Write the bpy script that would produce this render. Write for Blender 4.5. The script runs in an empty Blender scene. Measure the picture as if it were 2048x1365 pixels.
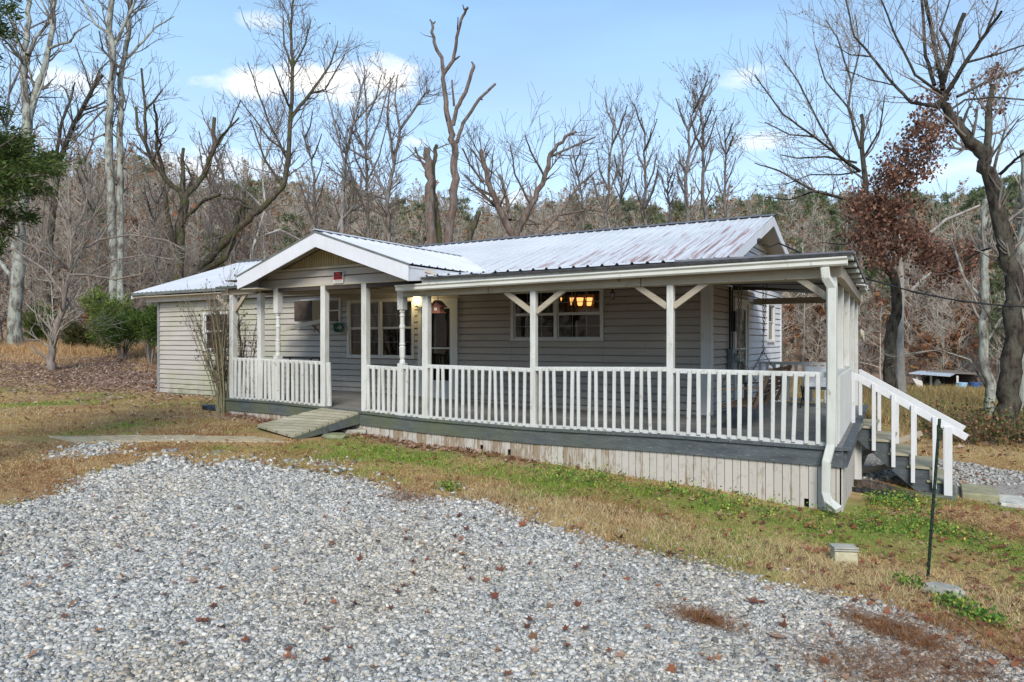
import bpy, math, random
import numpy as np
from mathutils import Vector, noise as mnoise

SC = bpy.context.scene
COL = SC.collection
rad = math.radians
# ------------------------------------------------------------------ camera model / measuring helpers
F = 1400.0; CX = 1024.0; CY = 681.0; TH = rad(31.1); CZ = 2.08
cT, sT = math.cos(TH), math.sin(TH)
def dr(px, py):
    u = (px-CX)/F; v = (CY-py)/F
    return (-sT+u*cT, cT+u*sT, v)
def onY(px, py, Y):
    d = dr(px, py); t = Y/d[1]; return Vector((d[0]*t, Y, CZ+d[2]*t))
def onX(px, py, X):
    d = dr(px, py); t = X/d[0]; return Vector((X, d[1]*t, CZ+d[2]*t))
def at(px, py, D):
    d = dr(px, py); return Vector((d[0]*D, d[1]*D, CZ+d[2]*D))
def V(*a): return Vector(a)
def lerp(a, b, t): return a+(b-a)*t
def interp(x, pts):
    if x <= pts[0][0]: return pts[0][1]
    for (x0, y0), (x1, y1) in zip(pts, pts[1:]):
        if x <= x1: return y0+(y1-y0)*(x-x0)/(x1-x0)
    return pts[-1][1]

# ------------------------------------------------------------------ terrain
GP = np.array([(-19.8,12.4,.52),(-16.7,12.4,.47),(-12.6,9.5,.53),(-8.6,9.5,.365),(-7.1,9.5,.28),(-4.8,9.5,.18),(-2.55,9.5,.08),
  (-1.2,9.5,-.05),(.2,12.5,-.35),(-10,8.4,.42),(-12.7,6,.43),(-.1,7.9,-.2),(0,0,0.0),(-4,4,.14),(3,4,-.15),(-10,3,.32),(3,9,-.35),
  (6,15,-.5),(0,25,-.5),(9,30,-.6),(-25,15,.66),(-25,5,.6),(-30,25,.95),(-18,3,.5),(-6,20,.4),(-14,25,.6),(12,12,-.5),(-1,13,-.2),(20,30,-.7),(-3,40,-.3)], float)
_A = np.c_[GP[:,0], GP[:,1], np.ones(len(GP))]
_cf = np.linalg.lstsq(_A, GP[:,2], rcond=None)[0]
_res = GP[:,2]-_A@_cf
def sstep(t):
    t = np.clip(t, 0, 1); return t*t*(3-2*t)
def ground(x, y):
    x = np.atleast_1d(np.asarray(x, float)); y = np.atleast_1d(np.asarray(y, float))
    xc = np.clip(x, -30, 22); yc = np.clip(y, -2, 40)
    z = _cf[0]*xc+_cf[1]*yc+_cf[2]
    w = 1/(((xc[:,None]-GP[None,:,0])**2+(yc[:,None]-GP[None,:,1])**2)+.35)**1.35
    z = z+(w*_res).sum(1)/w.sum(1)
    dep = -sT*x+cT*y; lat = cT*x+sT*y
    r = np.sqrt(x*x+y*y)
    az = np.degrees(np.arctan2(lat, np.maximum(dep, .01)))
    az = np.where(dep > 0, az, np.sign(lat)*90)
    left = sstep((-az-8)/16)
    r0 = 44-8*left
    H = np.interp(az, [-60,-36,-20,0,18,36,60], [16,15.5,15.5,14.5,13.5,13.5,14])
    z = z+left*.55*sstep((r-27)/12)
    z = z+H*sstep((r-r0)/(125-r0)*.98)*(1+.05*np.sin(az*.35)+.04*np.sin(az*.9+1))
    z = z+.02*np.sin(x*1.7+y*.9)*np.cos(y*1.3-x*.5)
    return z
def gz(x, y): return float(ground(x, y)[0])
def gpix(px, py):
    """point of the ground seen at a pixel"""
    d = dr(px, py); ts = np.linspace(2, 60, 1200)
    z = ground(d[0]*ts, d[1]*ts); f = CZ+d[2]*ts-z
    k = int(np.argmax(f < 0)); t = ts[k]
    return Vector((d[0]*t, d[1]*t, float(z[k])))

# ------------------------------------------------------------------ mesh building
class MB:
    def __init__(s): s.v = []; s.f = []
    def quad(s, a, b, c, d):
        i = len(s.v); s.v += [tuple(a), tuple(b), tuple(c), tuple(d)]; s.f.append((i, i+1, i+2, i+3)); return s
    def tri(s, a, b, c):
        i = len(s.v); s.v += [tuple(a), tuple(b), tuple(c)]; s.f.append((i, i+1, i+2)); return s
    def box(s, x0, x1, y0, y1, z0, z1):
        i = len(s.v)
        s.v += [(x0,y0,z0),(x1,y0,z0),(x1,y1,z0),(x0,y1,z0),(x0,y0,z1),(x1,y0,z1),(x1,y1,z1),(x0,y1,z1)]
        s.f += [tuple(i+k for k in q) for q in ((0,3,2,1),(4,5,6,7),(0,1,5,4),(1,2,6,5),(2,3,7,6),(3,0,4,7))]; return s
    def hexa(s, P):
        i = len(s.v); s.v += [tuple(p) for p in P]
        s.f += [tuple(i+k for k in q) for q in ((0,3,2,1),(4,5,6,7),(0,1,5,4),(1,2,6,5),(2,3,7,6),(3,0,4,7))]; return s
    def beam(s, p0, p1, w, h, side=(0,1,0), c=.0):
        """bar from p0 to p1, w wide along 'side', h the other way"""
        p0 = Vector(p0); p1 = Vector(p1); d = (p1-p0).normalized(); sd = Vector(side); sd = (sd-d*sd.dot(d)).normalized()
        up = sd.cross(d).normalized(); a = sd*w/2; b = up*h/2
        return s.hexa([p0-a-b, p0+a-b, p0+a+b, p0-a+b, p1-a-b, p1+a-b, p1+a+b, p1-a+b])
    def tube(s, pts, rs, n=6, cap=True):
        pts = [Vector(p) for p in pts]
        if not hasattr(rs, '__len__'): rs = [rs]*len(pts)
        i0 = len(s.v); prev = None
        for k, p in enumerate(pts):
            d = (pts[min(k+1, len(pts)-1)]-pts[max(k-1, 0)]).normalized()
            if prev is None:
                a = d.cross(Vector((0,0,1)) if abs(d.z) < .9 else Vector((1,0,0))).normalized()
            else:
                a = (prev-d*prev.dot(d)).normalized()
            prev = a; b = d.cross(a)
            for j in range(n):
                t = 2*math.pi*j/n; s.v.append(tuple(p+(a*math.cos(t)+b*math.sin(t))*rs[k]))
        for k in range(len(pts)-1):
            for j in range(n):
                s.f.append((i0+k*n+j, i0+k*n+(j+1)%n, i0+(k+1)*n+(j+1)%n, i0+(k+1)*n+j))
        if cap:
            s.f.append(tuple(i0+j for j in range(n))[::-1]); m = i0+(len(pts)-1)*n; s.f.append(tuple(m+j for j in range(n)))
        return s
    def lathe(s, c, prof, n=12):
        return s.tube([Vector(c)+Vector((0,0,z)) for z, r in prof], [r for z, r in prof], n)
    def prism(s, pts, off):
        """extrude a planar polygon by vector off"""
        n = len(pts); i = len(s.v); off = Vector(off)
        s.v += [tuple(p) for p in pts]+[tuple(Vector(p)+off) for p in pts]
        s.f.append(tuple(range(i, i+n))); s.f.append(tuple(range(i+n, i+2*n))[::-1])
        for k in range(n): s.f.append((i+k, i+n+k, i+n+(k+1)%n, i+(k+1)%n))
        return s
    def build(s, name, mat, parent=None, smooth=False, bevel=0.0):
        me = bpy.data.meshes.new(name)
        off = Vector((0,0,0)) if parent is None else WORLD[parent.name]
        me.from_pydata([(x-off.x, y-off.y, z-off.z) for x, y, z in s.v], [], s.f)
        return link(name, me, mat, parent, smooth, bevel)
WORLD = {}
def link(name, me, mat, parent=None, smooth=False, bevel=0.0):
    for m in (mat if isinstance(mat, (list, tuple)) else [mat]): me.materials.append(m)
    me.validate()
    o = bpy.data.objects.new(name, me); COL.objects.link(o)
    if smooth: me.polygons.foreach_set('use_smooth', [True]*len(me.polygons))
    if parent is not None: o.parent = parent; WORLD[o.name] = WORLD[parent.name].copy()
    else: WORLD[o.name] = Vector((0,0,0))
    if bevel:
        b = o.modifiers.new('edge', 'BEVEL'); b.width = bevel; b.segments = 1; b.limit_method = 'ANGLE'
    return o
def thing(name, label, cat, loc=(0,0,0), group=None):
    o = bpy.data.objects.new(name, None); COL.objects.link(o); o.location = loc; o.empty_display_size = .2
    WORLD[o.name] = Vector(loc)
    return tag(o, label, cat, group)
def tag(o, label=None, cat=None, group=None, kind=None):
    if label: o['label'] = label
    if cat: o['category'] = cat
    if group: o['group'] = group
    if kind: o['kind'] = kind
    return o
def npmesh(name, verts, faces, mat, parent=None, smooth=False, col=None, matidx=None):
    """fast mesh from arrays; faces (n,k)"""
    me = bpy.data.meshes.new(name); verts = np.asarray(verts, np.float32); 
    if parent is not None: verts = verts-np.array(WORLD[parent.name], np.float32)
    groups = faces if isinstance(faces, list) else [faces]
    groups = [np.asarray(g, np.int32) for g in groups if len(g)]
    nl = sum(g.size for g in groups); nf = sum(len(g) for g in groups)
    me.vertices.add(len(verts)); me.vertices.foreach_set('co', np.ascontiguousarray(verts).ravel())
    me.loops.add(nl); me.polygons.add(nf)
    me.loops.foreach_set('vertex_index', np.concatenate([g.ravel() for g in groups]))
    tot = np.concatenate([np.full(len(g), g.shape[1], np.int32) for g in groups]); st = np.r_[0, np.cumsum(tot)[:-1]].astype(np.int32)
    me.polygons.foreach_set('loop_start', st)
    try: me.polygons.foreach_set('loop_total', tot)
    except Exception: pass
    if col is not None:
        a = me.color_attributes.new('tint', 'FLOAT_COLOR', 'POINT'); c = np.ones((len(verts), 4), np.float32); c[:, :3] = col; a.data.foreach_set('color', c.ravel())
    if smooth: me.polygons.foreach_set('use_smooth', np.ones(nf, bool))
    me.update(calc_edges=True)
    o = link(name, me, mat, parent)
    if matidx is not None: me.polygons.foreach_set('material_index', np.asarray(matidx, np.int32)); me.update()
    return o

# ------------------------------------------------------------------ materials
class N:
    def __init__(s, name):
        s.m = bpy.data.materials.new(name); s.m.use_nodes = True; s.t = s.m.node_tree; s.t.nodes.clear()
        s.out = s.n('ShaderNodeOutputMaterial'); s.b = s.n('ShaderNodeBsdfPrincipled'); s.l(s.b.outputs[0], s.out.inputs[0])
        s.pos = s.n('ShaderNodeNewGeometry').outputs['Position']
    def n(s, k, **kw):
        x = s.t.nodes.new(k)
        for a, b in kw.items(): setattr(x, a, b)
        return x
    def l(s, a, b): s.t.links.new(a, b)
    def set(s, inp, v):
        if isinstance(v, bpy.types.NodeSocket): s.l(v, inp)
        elif isinstance(v, (tuple, list)) and len(v) == 3 and inp.type == 'RGBA': inp.default_value = (*v, 1)
        else: inp.default_value = v
    def scale(s, v, sc):
        x = s.n('ShaderNodeVectorMath', operation='MULTIPLY'); s.l(v, x.inputs[0]); x.inputs[1].default_value = sc; return x.outputs[0]
    def noise(s, scale=5, detail=4, vec=None, rough=.6, out=0):
        x = s.n('ShaderNodeTexNoise'); s.l(vec or s.pos, x.inputs['Vector']); x.inputs['Scale'].default_value = scale; x.inputs['Detail'].default_value = detail; x.inputs['Roughness'].default_value = rough; return x.outputs[out]
    def ramp(s, f, a, b, c0=(0,0,0), c1=(1,1,1)):
        x = s.n('ShaderNodeValToRGB'); s.l(f, x.inputs[0]); e = x.color_ramp.elements; e[0].position = a; e[1].position = b; e[0].color = (*c0, 1); e[1].color = (*c1, 1); return x.outputs[0]
    def mix(s, f, a, b, mode='MIX'):
        x = s.n('ShaderNodeMix', data_type='RGBA', blend_type=mode); s.set(x.inputs[0], f); s.set(x.inputs[6], a); s.set(x.inputs[7], b); return x.outputs[2]
    def math(s, op, a, b=0.0):
        x = s.n('ShaderNodeMath', operation=op); s.set(x.inputs[0], a); s.set(x.inputs[1], b); return x.outputs[0]
    def sep(s, v=None):
        x = s.n('ShaderNodeSeparateXYZ'); s.l(v or s.pos, x.inputs[0]); return x.outputs
    def bump(s, h, strength=.3, dist=.02):
        x = s.n('ShaderNodeBump'); x.inputs['Strength'].default_value = strength; x.inputs['Distance'].default_value = dist; s.l(h, x.inputs['Height']); s.l(x.outputs[0], s.b.inputs['Normal'])
    def fin(s, col, rough=.7, spec=.3, metal=0.0):
        s.set(s.b.inputs['Base Color'], col); s.set(s.b.inputs['Roughness'], rough); s.b.inputs['Specular IOR Level'].default_value = spec; s.b.inputs['Metallic'].default_value = metal; return s.m

def simple(name, c, rough=.7, var=.25, scale=8, spec=.3, metal=0, bump=.15, stretch=(1,1,1)):
    m = N(name); v = m.scale(m.pos, stretch); f = m.noise(scale, 5, v)
    c2 = tuple(x*(1-var) for x in c); c1 = tuple(min(1, x*(1+var*.5)) for x in c)
    col = m.mix(m.ramp(f, .3, .7), c2, c1)
    if bump: m.bump(f, bump, .01)
    return m.fin(col, rough, spec, metal)
def painted(name, c, chip=(.28,.25,.2), grime=(.35,.34,.24), amount=.5, stretch=(6,6,1.2), rough=.6, green=0.0):
    """weathered paint over wood: long streaks of grime, chips showing the wood"""
    m = N(name); v = m.scale(m.pos, stretch)
    f1 = m.noise(2.2, 6, v); f2 = m.noise(9, 5, m.scale(m.pos, (1, 1, .6)), .7); f3 = m.noise(1.1, 3)
    col = m.mix(m.ramp(f3, .35, .7), c, tuple(x*.88 for x in c))
    col = m.mix(m.math('MULTIPLY', m.ramp(f1, .48, .72), amount), col, grime)
    col = m.mix(m.math('MULTIPLY', m.ramp(f2, .63, .67), min(1, amount*1.6)), col, chip)
    if green: col = m.mix(m.math('MULTIPLY', m.ramp(m.noise(.8, 4), .45, .65), green), col, (.16, .19, .07))
    m.bump(f2, .25, .006)
    return m.fin(col, rough, .3)

def siding_mat(name, c, grime_amt=.5, side='front'):
    m = N(name); X, Y, Z = m.sep()
    f = m.noise(1.3, 5, m.scale(m.pos, (.5, .5, 2.5))); f2 = m.noise(11, 4, m.scale(m.pos, (.25, .25, 3)))
    col = m.mix(m.ramp(f, .35, .7), c, tuple(x*.8 for x in c))
    col = m.mix(m.math('MULTIPLY', m.ramp(f2, .5, .75), .35), col, (c[0]*.6, c[1]*.6, c[2]*.55))
    # green algae film and splash dirt low on the exposed wing
    g = m.math('MULTIPLY', m.ramp(m.noise(.9, 4), .45, .62), grime_amt)
    if side == 'front':
        mask = m.ramp(m.math('MULTIPLY', X, -.05), .55, .8)
        g = m.math('MULTIPLY', g, mask)
    col = m.mix(g, col, (.36, .37, .22))
    low = m.math('SUBTRACT', 1.0, m.math('MULTIPLY', m.math('SUBTRACT', Z, .45), 1.6))
    splash = m.math('MULTIPLY', m.math('MAXIMUM', low, 0.0), m.ramp(m.noise(6, 5), .4, .65))
    col = m.mix(m.math('MULTIPLY', splash, .8), col, (.17, .16, .13))
    return m.fin(col, .55, .35)

def roof_mat(name, axis, rust=1.0):
    m = N(name); X, Y, Z = m.sep()
    st = (9, .28, .28) if axis == 'Y' else (.28, 9, .28)
    v = m.scale(m.pos, st)
    f = m.noise(2.4, 7, v, .68); f2 = m.noise(7, 4); f3 = m.noise(.7, 3)
    base = m.mix(m.ramp(f3, .3, .7), (.50,.505,.51), (.60,.605,.61))
    base = m.mix(m.math('MULTIPLY', m.ramp(f2, .5, .8), .4), base, (.42, .42, .42))
    # paint worn through to rust, worst on the open end of the roof and low on the slope
    near = m.ramp(m.math('ADD', m.math('MULTIPLY', X, .085), m.math('ADD', 1.0, m.math('MULTIPLY', m.math('SUBTRACT', 15.8, Y), .10))), .38, 1.0)
    thr = m.math('ADD', f, m.math('MULTIPLY', near, .17*rust))
    rm = m.ramp(thr, .655, .70)
    col = m.mix(m.math('MULTIPLY', rm, .85*min(1, rust+.2)), base, (.30, .16, .13))
    col = m.mix(m.math('MULTIPLY', m.ramp(thr, .72, .80), .8), col, (.16, .07, .05))
    m.bump(m.noise(30, 3), .05, .004)
    return m.fin(col, .42, .5)

M = {}
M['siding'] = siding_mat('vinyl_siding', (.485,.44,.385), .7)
M['siding_side'] = siding_mat('vinyl_siding_side', (.70,.69,.70), .1, 'side'); M['siding_porch_shade'] = siding_mat('vinyl_siding_porch_shade', (.40,.355,.31), .25); M['siding_side_shade'] = siding_mat('vinyl_siding_side_shade', (.42,.38,.34), .1, 'side')  # same siding: porch roof shade put into the darker copies, open light into the white
M['roof'] = roof_mat('ribbed_roof_metal', 'Y')
M['roof_gable'] = roof_mat('gable_roof_metal', 'X', .15)
M['roof_side'] = simple('weathered_roof_metal', (.13,.13,.135), .5, .4, 5, .4)
M['white'] = painted('white_trim_paint', (.66,.66,.66), amount=.22)
M['barge'] = painted('barge_board_paint', (.70,.70,.72), amount=.10, chip=(.3,.3,.3))
M['post'] = painted('post_paint', (.64,.63,.59), chip=(.33,.29,.22), amount=.55, green=.15)
M['rail'] = painted('rail_paint', (.60,.60,.565), chip=(.36,.29,.20), amount=.45)
M['stairwhite'] = painted('stair_rail_paint', (.68,.68,.68), chip=(.4,.36,.3), amount=.15)
M['beamwood'] = painted('beam_paint', (.42,.36,.27), chip=(.2,.15,.1), grime=(.22,.18,.12), amount=.6, stretch=(1.2,4,6))
M['soffit'] = painted('soffit_paint', (.52,.46,.36), chip=(.3,.25,.2), amount=.25)
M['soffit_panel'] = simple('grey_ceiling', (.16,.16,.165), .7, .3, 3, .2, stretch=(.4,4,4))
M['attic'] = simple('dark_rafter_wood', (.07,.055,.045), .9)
M['tan'] = simple('tan_panel', (.50,.40,.22), .7, .3, 3, stretch=(14,14,.6))
M['winframe'] = painted('window_frame_vinyl', (.62,.61,.57), amount=.15)
M['muntin'] = simple('muntin_white', (.60,.60,.57), .5, .1)
M['dark'] = simple('dark_interior', (.03,.028,.026), .9, .3)
M['black'] = simple('black_metal', (.02,.02,.02), .5, .3)
M['chain'] = simple('old_chain_steel', (.12,.11,.10), .5, .3, metal=.7)
M['gutter'] = painted('gutter_enamel', (.66,.65,.58), chip=(.3,.28,.22), grime=(.3,.29,.2), amount=.3, stretch=(1,5,6), rough=.4)
M['downspout'] = painted('downspout_enamel', (.58,.58,.52), chip=(.25,.24,.2), grime=(.36,.37,.27), amount=.45, rough=.45)
M['roofedge'] = simple('dark_roof_edge', (.05,.05,.05), .8, .5, 12)
M['concrete'] = simple('old_concrete', (.38,.36,.29), .9, .35, 9, bump=.4)
M['limestone'] = simple('pale_limestone', (.52,.50,.42), .9, .35, 7, bump=.5)
M['swingwood'] = simple('swing_wood', (.10,.07,.048), .7, .35, 6, stretch=(1,6,6))
M['edge'] = simple('dull_green_drip_edge', (.16,.17,.15), .6, .3)

def deck_paint(name, c, moss):
    m = N(name); X, Y, Z = m.sep()
    f = m.noise(3, 6, m.scale(m.pos, (1,3,5)), .7); f2 = m.noise(22, 4, m.scale(m.pos, (.6,1,3)))
    col = m.mix(m.ramp(f, .35, .7), c, tuple(x*.55 for x in c))
    col = m.mix(m.math('MULTIPLY', m.ramp(f2, .62, .68), .7), col, (.26,.27,.25))
    if moss:
        mk = m.ramp(m.math('MULTIPLY', m.math('ADD', X, 3.0), -.16), .0, .6)
        g = m.math('MULTIPLY', m.ramp(m.noise(1.4, 5), .36, .62), mk)
        col = m.mix(m.math('MULTIPLY', g, moss*.75), col, (.12,.13,.06))
    m.bump(f2, .4, .008)
    return m.fin(col, .75, .25)
M['rim'] = deck_paint('grey_rim_paint', (.105,.12,.125), .85)
M['stringer'] = deck_paint('grey_stringer_paint', (.10,.115,.12), 0)
def planks(name, c, c2, axis, width, moss=(.16,.16,.07), mossamt=.4):
    m = N(name); P = m.sep(); a = P[0] if axis == 'X' else P[1]
    w = m.math('FRACT', m.math('DIVIDE', m.math('ADD', a, 100.0), width))
    idx = m.math('FLOOR', m.math('DIVIDE', m.math('ADD', a, 100.0), width))
    st = (1, 9, 1) if axis == 'Y' else (9, 1, 1)
    wn = m.n('ShaderNodeTexWhiteNoise', noise_dimensions='1D'); m.l(idx, wn.inputs['W'])
    f = m.noise(2.5, 6, m.scale(m.pos, st), .7)
    col = m.mix(m.ramp(f, .3, .75), c, c2)
    col = m.mix(m.math('MULTIPLY', wn.outputs[0], .4), col, tuple(x*.6 for x in c))
    col = m.mix(m.math('MULTIPLY', m.ramp(m.noise(1.8, 5), .42, .65), mossamt), col, moss)
    gap = m.math('GREATER_THAN', m.math('ABSOLUTE', m.math('SUBTRACT', w, .5)), .462)
    col = m.mix(gap, col, (.015,.013,.01))
    m.bump(f, .3, .006)
    return m.fin(col, .8, .25)
M['deck'] = planks('deck_boards', (.20,.19,.18), (.27,.26,.24), 'Y', .14, mossamt=.1)
M['ramp'] = planks('ramp_boards', (.36,.32,.22), (.46,.42,.32), 'Y', .125, (.20,.20,.09), .55)
def skirt_mat():
    m = N('skirt_board_paint'); X, Y, Z = m.sep()
    idx = m.math('FLOOR', m.math('DIVIDE', m.math('ADD', m.math('ADD', X, Y), 100.0), .105))
    wn = m.n('ShaderNodeTexWhiteNoise', noise_dimensions='1D'); m.l(idx, wn.inputs['W'])
    col = m.mix(m.math('MULTIPLY', wn.outputs[0], .3), (.50,.46,.40), (.38,.345,.29))
    # paint lost to brown weathered wood on some boards, worse toward the ramp
    f = m.noise(2.3, 6, m.scale(m.pos, (5,5,.9)), .7)
    mk = m.math('MULTIPLY', m.ramp(m.math('MULTIPLY', X, -.14), .25, .8), .10)
    t = m.math('ADD', m.math('ADD', f, m.math('MULTIPLY', wn.outputs[0], .12)), mk)
    col = m.mix(m.math('MULTIPLY', m.ramp(t, .63, .73), .8), col, (.24,.165,.085))
    col = m.mix(m.math('MULTIPLY', m.ramp(m.noise(13, 6), .56, .72), .5), col, (.18,.16,.13))
    m.bump(m.noise(20, 4, m.scale(m.pos, (3,3,.5))), .3, .005)
    return m.fin(col, .75, .25)
M['skirt'] = skirt_mat()

def glass_mat():
    m = N('window_glass'); t = m.t
    tr = m.n('ShaderNodeBsdfTransparent'); tr.inputs[0].default_value = (.82,.85,.84,1)
    gl = m.n('ShaderNodeBsdfGlossy'); gl.inputs['Roughness'].default_value = .03; gl.inputs[0].default_value = (.9,.93,.95,1)
    fr = m.n('ShaderNodeFresnel'); fr.inputs[0].default_value = 1.5
    mx = m.n('ShaderNodeMixShader'); m.l(m.math('ADD', m.math('MULTIPLY', fr.outputs[0], 1.0), .03), mx.inputs[0]); m.l(tr.outputs[0], mx.inputs[1]); m.l(gl.outputs[0], mx.inputs[2]); m.l(mx.outputs[0], m.out.inputs[0])
    return m.m
M['glass'] = glass_mat()
def emit(name, c, s):
    m = N(name); e = m.n('ShaderNodeEmission'); e.inputs[0].default_value = (*c, 1); e.inputs[1].default_value = s; m.l(e.outputs[0], m.out.inputs[0]); return m.m
M['lamp'] = emit('lit_lantern_glass', (1,.83,.42), 5.0)
M['shade'] = emit('lit_amber_shade', (1,.42,.12), 1.3)

def bark(name, c, c2, patch=None, moss=None, scale=3, amt=.6):
    m = N(name); f = m.noise(scale*2, 6, m.scale(m.pos, (1,1,.35)), .7); f2 = m.noise(scale*.8, 5, m.scale(m.pos, (1,1,.5)))
    col = m.mix(m.ramp(f, .40, .62), c, c2)
    if patch: col = m.mix(m.math('MULTIPLY', m.ramp(f2, .42, .56), amt), col, patch)
    if moss:
        col = m.mix(m.math('MULTIPLY', m.ramp(m.noise(2.6, 6), .46, .60), .75), col, moss)
    m.bump(f, .9, .07)
    return m.fin(col, .9, .15)
M['bark_lichen'] = bark('lichen_bark', (.09,.08,.065), (.24,.22,.19), (.42,.44,.37), None, 5, .75)
M['bark_upper'] = bark('grey_upper_bark', (.10,.09,.08), (.23,.20,.18))
M['bark_moss'] = bark('mossy_bark', (.04,.032,.025), (.15,.12,.095), None, (.07,.08,.022), 5)
M['bark_dead'] = bark('bare_dead_wood', (.075,.06,.05), (.21,.175,.15), (.22,.13,.09), None, 3, .35)
M['bark_dark'] = bark('dark_ridged_bark', (.022,.017,.013), (.085,.067,.052), (.14,.135,.10), None, 6, .45)
M['bark_white'] = bark('sycamore_bark', (.32,.30,.27), (.56,.54,.50), (.22,.19,.15), None, 1.5, .4)
M['bark_small'] = bark('smooth_pinkish_bark', (.16,.13,.11), (.30,.25,.21))
M['twig'] = simple('twig_bark', (.17,.135,.11), .9, .35, 3, .1, bump=0)
M['twig_wood'] = simple('woodland_twigs', (.50,.43,.345), .9, .3, .2, .1, bump=0); M['twig_pale'] = simple('pale_twig_bark', (.31,.27,.22), .9, .35, 3, .1, bump=0)
M['twig_grey'] = simple('grey_twig_bark', (.25,.215,.185), .9, .35, 1, .1, bump=0)

def tinted(name, rough=.8, trans=.0, spec=.15, noise_amt=.25, scale=40):
    """colour carried per leaf/stone/blade in the 'tint' attribute, plus a little mottling"""
    m = N(name); a = m.n('ShaderNodeAttribute', attribute_name='tint'); 
    f = m.noise(scale, 3)
    col = m.mix(m.math('MULTIPLY', m.ramp(f, .35, .7), noise_amt), a.outputs[0], (.02,.02,.015))
    m.fin(col, rough, spec)
    if trans:
        d = m.n('ShaderNodeBsdfTranslucent'); m.l(col, d.inputs[0]); mx = m.n('ShaderNodeMixShader'); mx.inputs[0].default_value = trans
        m.l(m.b.outputs[0], mx.inputs[1]); m.l(d.outputs[0], mx.inputs[2]); m.l(mx.outputs[0], m.out.inputs[0])
    return m.m
M['leafy'] = tinted('leaf_tint', .7, .3)
M['stone'] = tinted('gravel_stone', .85, 0, .25, .35, 60)

# ------------------------------------------------------------------ zones on the ground (world polygons)
def inpoly(x, y, poly):
    x = np.asarray(x); y = np.asarray(y); c = np.zeros(x.shape, bool); n = len(poly)
    for i in range(n):
        x0, y0 = poly[i][:2]; x1, y1 = poly[(i+1) % n][:2]
        if y0 == y1: continue
        c ^= ((y0 > y) != (y1 > y)) & (x < (x1-x0)*(y-y0)/(y1-y0)+x0)
    return c
_edge = [(-60,1040),(0,1018),(90,1000),(150,985),(165,955),(230,935),(330,912),(420,902),(480,912),(600,945),(690,962),(780,985),(870,1000),(960,1012),(1010,1040),(1100,1058),(1188,1079),(1264,1108),(1364,1129),(1451,1143),(1554,1176),(1627,1187),(1737,1200),(1790,1222),(1858,1257),(1924,1289),(1978,1313),(2048,1356),(2120,1400)]
GRAVEL = [tuple(gpix(*p))[:2] for p in _edge]+[(3.2,1.0),(1.5,-1.5),(-6,-2),(-9.5,-.5)]
_drv = [(1640,925),(1720,905),(1800,912),(1900,925),(2048,950),(2200,975)]; _drv2 = [(2200,1075),(2048,1020),(1960,1000),(1880,985),(1780,965),(1640,975)]
DRIVE = [tuple(gpix(*p))[:2] for p in _drv+_drv2]
def wnoise(x, y, s, seed=0):
    """cheap smooth 2-D noise on arrays, 0..1"""
    def h(i, j): 
        v = np.sin(i*127.1+j*311.7+seed*74.7)*43758.5453; return v-np.floor(v)
    out = 0; amp = .55; tot = 0
    for o in range(3):
        X = x*s; Y = y*s; i = np.floor(X); j = np.floor(Y); fx = X-i; fy = Y-j; fx = fx*fx*(3-2*fx); fy = fy*fy*(3-2*fy)
        out = out+amp*((h(i,j)*(1-fx)+h(i+1,j)*fx)*(1-fy)+(h(i,j+1)*(1-fx)+h(i+1,j+1)*fx)*fy); tot += amp; amp *= .5; s *= 2.1
    return out/tot
def zones(x, y):
    """gravel, green, straw, litter amounts at ground points"""
    jx = x+(wnoise(x, y, 1.6, 3)-.5)*.55+(wnoise(x, y, 9, 13)-.5)*.35; jy = y+(wnoise(x, y, 1.6, 5)-.5)*.55+(wnoise(x, y, 9, 15)-.5)*.35
    g = inpoly(jx, jy, GRAVEL).astype(float)
    # thin patches where dead turf shows through near the far edge of the gravel
    g *= 1-((wnoise(x, y, 1.1, 9)+.35*(wnoise(x, y, 7, 19)-.5)-.07*(5.5-y)*(y < 5.5) > .57) & (x < -5) & (y > 6.1)).astype(float)
    g = np.maximum(g, ((wnoise(x, y, 1.4, 29)+.3*(wnoise(x, y, 8, 33)-.5) > .66) & (y > 5.2) & (y < 7.6) & (x < -6.5) & (x > -12)).astype(float))
    g2 = inpoly(jx, jy, DRIVE).astype(float)
    nf = wnoise(x, y, .55, 11)
    strip = np.exp(-((y-8.75)/.95)**2)*(x > -9)*(x < 1.5)
    strip2 = np.exp(-((y-9.9)/1.0)**2-((x+.2)/1.2)**2)
    lawn = np.exp(-((y-9.5)/2.0)**2)*(x < -12)*.5
    green = np.clip(strip*1.15+strip2+lawn+(nf-.52)*2.2-.15+(wnoise(x, y, 2.4, 17)-.5)*1.0, 0, 1)
    green *= (x > -24)
    r = np.sqrt(x*x+y*y)
    lit = np.clip(np.exp(-((x+24)/7)**2-((y-17)/5)**2)*1.3+np.clip((r-30)/12, 0, 1), 0, 1)
    lit = np.maximum(lit, .8*np.exp(-((y-9.25)/.3)**2)*(x > -13)*(x < -5))
    return g, g2, green, lit

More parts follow.
